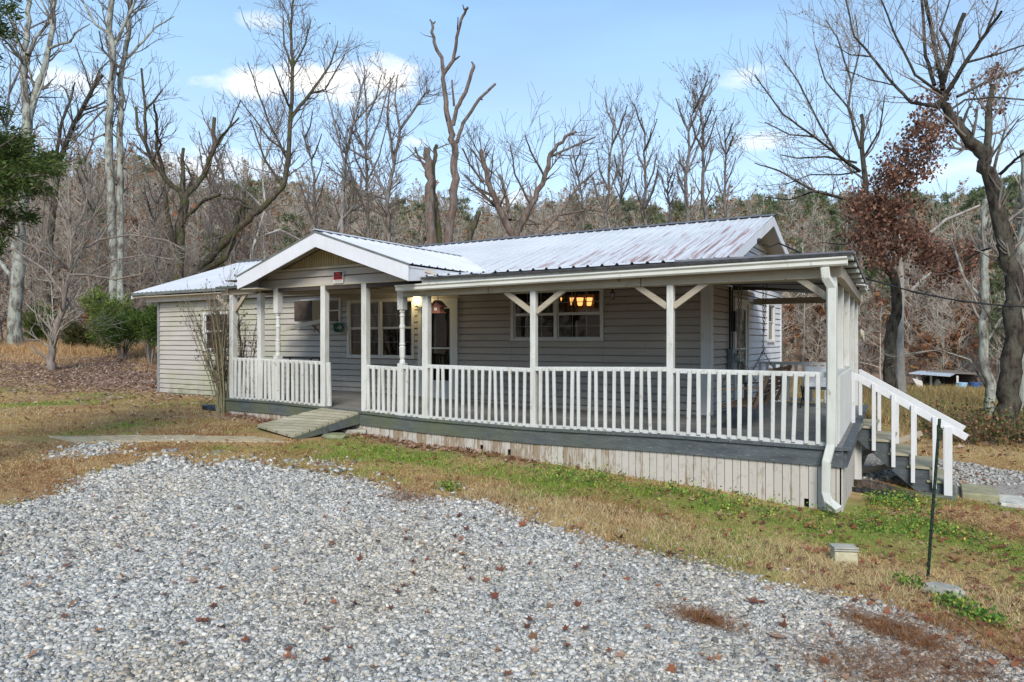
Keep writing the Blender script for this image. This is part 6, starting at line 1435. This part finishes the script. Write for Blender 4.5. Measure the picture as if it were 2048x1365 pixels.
o = npmesh('fallen_leaves', np.concatenate(VV), np.concatenate(FF), M['leafy'], None, False, np.concatenate(CC)); tag(o, 'dry brown leaves scattered over gravel, turf and bank', 'leaves', kind='stuff')
# pine straw mats on the gravel
VV=[];F4=[];F3=[];CC=[];off=0; g = np.random.default_rng(44)
for (px, py, s, n) in ((1755,1255,.16,900),(1780,1275,.12,500),(1850,1295,.12,500),(1400,1240,.13,700),(1430,1255,.10,300),(1780,1345,.30,1400),(1900,1340,.22,900),(1690,1350,.2,400),(1000,1000,.2,300),(820,1000,.2,700),(1900,1255,.3,700),(1980,1300,.3,700)):
    c = gpix(px, py); x = c.x+g.normal(0,s,n); y = c.y+g.normal(0,s*.6,n); C = np.array([(.34,.15,.06),(.42,.21,.09),(.24,.10,.045)])[g.integers(0,3,n)]*g.uniform(.7,1.2,(n,1))
    v,a,b,c = blades(x, y, None, g, np.full(n,.10), np.full(n,.0016), C, 2.4, .5, .02); VV.append(v); F4.append(a+off); F3.append(b+off); CC.append(c); off += len(v)
o = npmesh('pine_straw', np.concatenate(VV), [np.concatenate(F4), np.concatenate(F3)], M['leafy'], None, False, np.concatenate(CC)); tag(o, 'rusty pine needles gathered in mats on the gravel edge', 'needles', kind='stuff')
tw = Limbs(); R = random.Random(4)
for (px, py) in ((1480,1250),(1590,1300),(1790,1290),(1900,1265),(1960,1280),(1840,1270),(1700,1340),(1560,1360)):
    c = gpix(px, py); grow(R, tw, np.array(c)+np.array([0,0,.04]), np.array([R.gauss(0,1),R.gauss(0,1),.0]), R.uniform(.3,.8), .005, 0, 1, 0, .15, (2,), 6, .003)
v1, f1 = tw.arrays(); o = npmesh('fallen_twigs', v1, f1, M['twig'], None); tag(o, 'thin fallen twigs on the gravel edge', 'twigs', kind='stuff')

# ------------------------------------------------------------------ sky, sun, camera
SUN_EL, SUN_AZ = rad(38), rad(150)      # compass bearing from +Y, clockwise: from the right and behind the camera
w = bpy.data.worlds.new('World'); SC.world = w; w.use_nodes = True; nt = w.node_tree; nt.nodes.clear()
def wn(k, **kw):
    x = nt.nodes.new(k)
    for a, b in kw.items(): setattr(x, a, b)
    return x
def wm(op, a, b=0.0, c=None):
    x = wn('ShaderNodeMath', operation=op)
    for i, v in enumerate((a, b) if c is None else (a, b, c)):
        if isinstance(v, bpy.types.NodeSocket): nt.links.new(v, x.inputs[i])
        else: x.inputs[i].default_value = v
    return x.outputs[0]
out = wn('ShaderNodeOutputWorld'); bg = wn('ShaderNodeBackground'); nt.links.new(bg.outputs[0], out.inputs[0])
sky = wn('ShaderNodeTexSky', sky_type='NISHITA'); sky.sun_disc = False; sky.sun_elevation = SUN_EL; sky.sun_rotation = SUN_AZ; sky.air_density = 1.0; sky.dust_density = .3; sky.ozone_density = 2.2
tc = wn('ShaderNodeTexCoord'); sp = wn('ShaderNodeSeparateXYZ'); nt.links.new(tc.outputs['Generated'], sp.inputs[0])
az = wm('ARCTAN2', sp.outputs[0], sp.outputs[1]); el = wm('ARCSINE', sp.outputs[2])
nz = wn('ShaderNodeTexNoise'); mp = wn('ShaderNodeMapping'); mp.inputs['Scale'].default_value = (1,1,2.2); nt.links.new(tc.outputs['Generated'], mp.inputs[0]); nt.links.new(mp.outputs[0], nz.inputs[0]); nz.inputs['Scale'].default_value = 13; nz.inputs['Detail'].default_value = 8; nz.inputs['Roughness'].default_value = .6
def blob(px, py, hw, hh, s=1.0):
    d = dr(px, py); r = math.sqrt(d[0]**2+d[1]**2); a0 = math.atan2(d[0], d[1]); e0 = math.atan2(d[2], r)
    da = wm('DIVIDE', wm('SUBTRACT', az, a0), hw/F*.85); de = wm('DIVIDE', wm('SUBTRACT', el, e0), hh/F)
    q = wm('SUBTRACT', 1.0, wm('SQRT', wm('ADD', wm('POWER', wm('ABSOLUTE', da), 2.0), wm('POWER', wm('ABSOLUTE', de), 2.0))))
    q = wm('ADD', wm('MULTIPLY', q, 1.0), wm('MULTIPLY', wm('SUBTRACT', nz.outputs[0], .5), 2.4))
    return wm('MULTIPLY', wm('SMOOTH_MIN', wm('MAXIMUM', wm('MULTIPLY', q, 1.35), 0.0), 1.0, .3), s)
cl = None
for b in ((500,165,120,30,.85),(650,158,130,42,.95),(770,165,100,44,.95),(150,160,75,32,.6),(830,285,60,14,.45),(1495,148,70,24,.5),(1510,285,80,22,.45),(420,335,170,36,.6),(1010,400,90,24,.5),(1250,420,120,24,.4),(520,40,60,16,.35),(1950,330,120,26,.35)):
    v = blob(*b); cl = v if cl is None else wm('MAXIMUM', cl, v)
# thin high veil
nz2 = wn('ShaderNodeTexNoise'); mp2 = wn('ShaderNodeMapping'); mp2.inputs['Scale'].default_value = (1,1.0,4.5); mp2.inputs['Rotation'].default_value = (.25,.1,.3); nt.links.new(tc.outputs['Generated'], mp2.inputs[0]); nt.links.new(mp2.outputs[0], nz2.inputs[0]); nz2.inputs['Scale'].default_value = 2.2; nz2.inputs['Detail'].default_value = 6
veil = wm('ADD', wm('MULTIPLY', wm('MAXIMUM', wm('SUBTRACT', nz2.outputs[0], .40), 0.0), 1.2), .14)
hz = wm('MULTIPLY', wm('MAXIMUM', wm('SUBTRACT', .50, sp.outputs[2]), 0.0), .75)
veil = wm('MINIMUM', veil, .6)
mx1 = wn('ShaderNodeMix', data_type='RGBA'); nt.links.new(veil, mx1.inputs[0]); nt.links.new(sky.outputs[0], mx1.inputs[6]); mx1.inputs[7].default_value = (2.05,4.05,6.1,1)
mx0 = wn('ShaderNodeMix', data_type='RGBA'); nt.links.new(wm('MINIMUM', wm('MULTIPLY', hz, 2.0), .75), mx0.inputs[0]); nt.links.new(mx1.outputs[2], mx0.inputs[6]); mx0.inputs[7].default_value = (4.0,5.0,6.0,1)
mx2 = wn('ShaderNodeMix', data_type='RGBA'); nt.links.new(cl, mx2.inputs[0]); nt.links.new(mx0.outputs[2], mx2.inputs[6]); mx2.inputs[7].default_value = (6.6,6.4,6.1,1)
nt.links.new(mx2.outputs[2], bg.inputs[0]); bg.inputs[1].default_value = .115
sd = bpy.data.lights.new('sun', 'SUN'); sd.energy = 2.1; sd.angle = rad(22); sd.color = (1,.95,.88)
so = bpy.data.objects.new('sun', sd); COL.objects.link(so)
vec = Vector((math.sin(SUN_AZ)*math.cos(SUN_EL), math.cos(SUN_AZ)*math.cos(SUN_EL), math.sin(SUN_EL)))
so.rotation_euler = vec.to_track_quat('Z', 'Y').to_euler(); so.location = vec*50
cd = bpy.data.cameras.new('camera'); cam = bpy.data.objects.new('camera', cd); COL.objects.link(cam)
cam.location = (0, 0, CZ); cam.rotation_euler = (rad(90), 0, TH); cd.lens = F/2048*36; cd.sensor_width = 36; cd.clip_end = 2000; cd.shift_y = -1.5/2048
SC.camera = cam
SC.view_settings.view_transform = 'Standard'; SC.view_settings.look = 'None'; SC.view_settings.exposure = 0.88; SC.view_settings.gamma = 1
SC.cycles.max_bounces = 4; SC.cycles.diffuse_bounces = 2; SC.cycles.glossy_bounces = 2; SC.cycles.transmission_bounces = 2; SC.cycles.transparent_max_bounces = 8; SC.cycles.caustics_reflective = False; SC.cycles.caustics_refractive = False
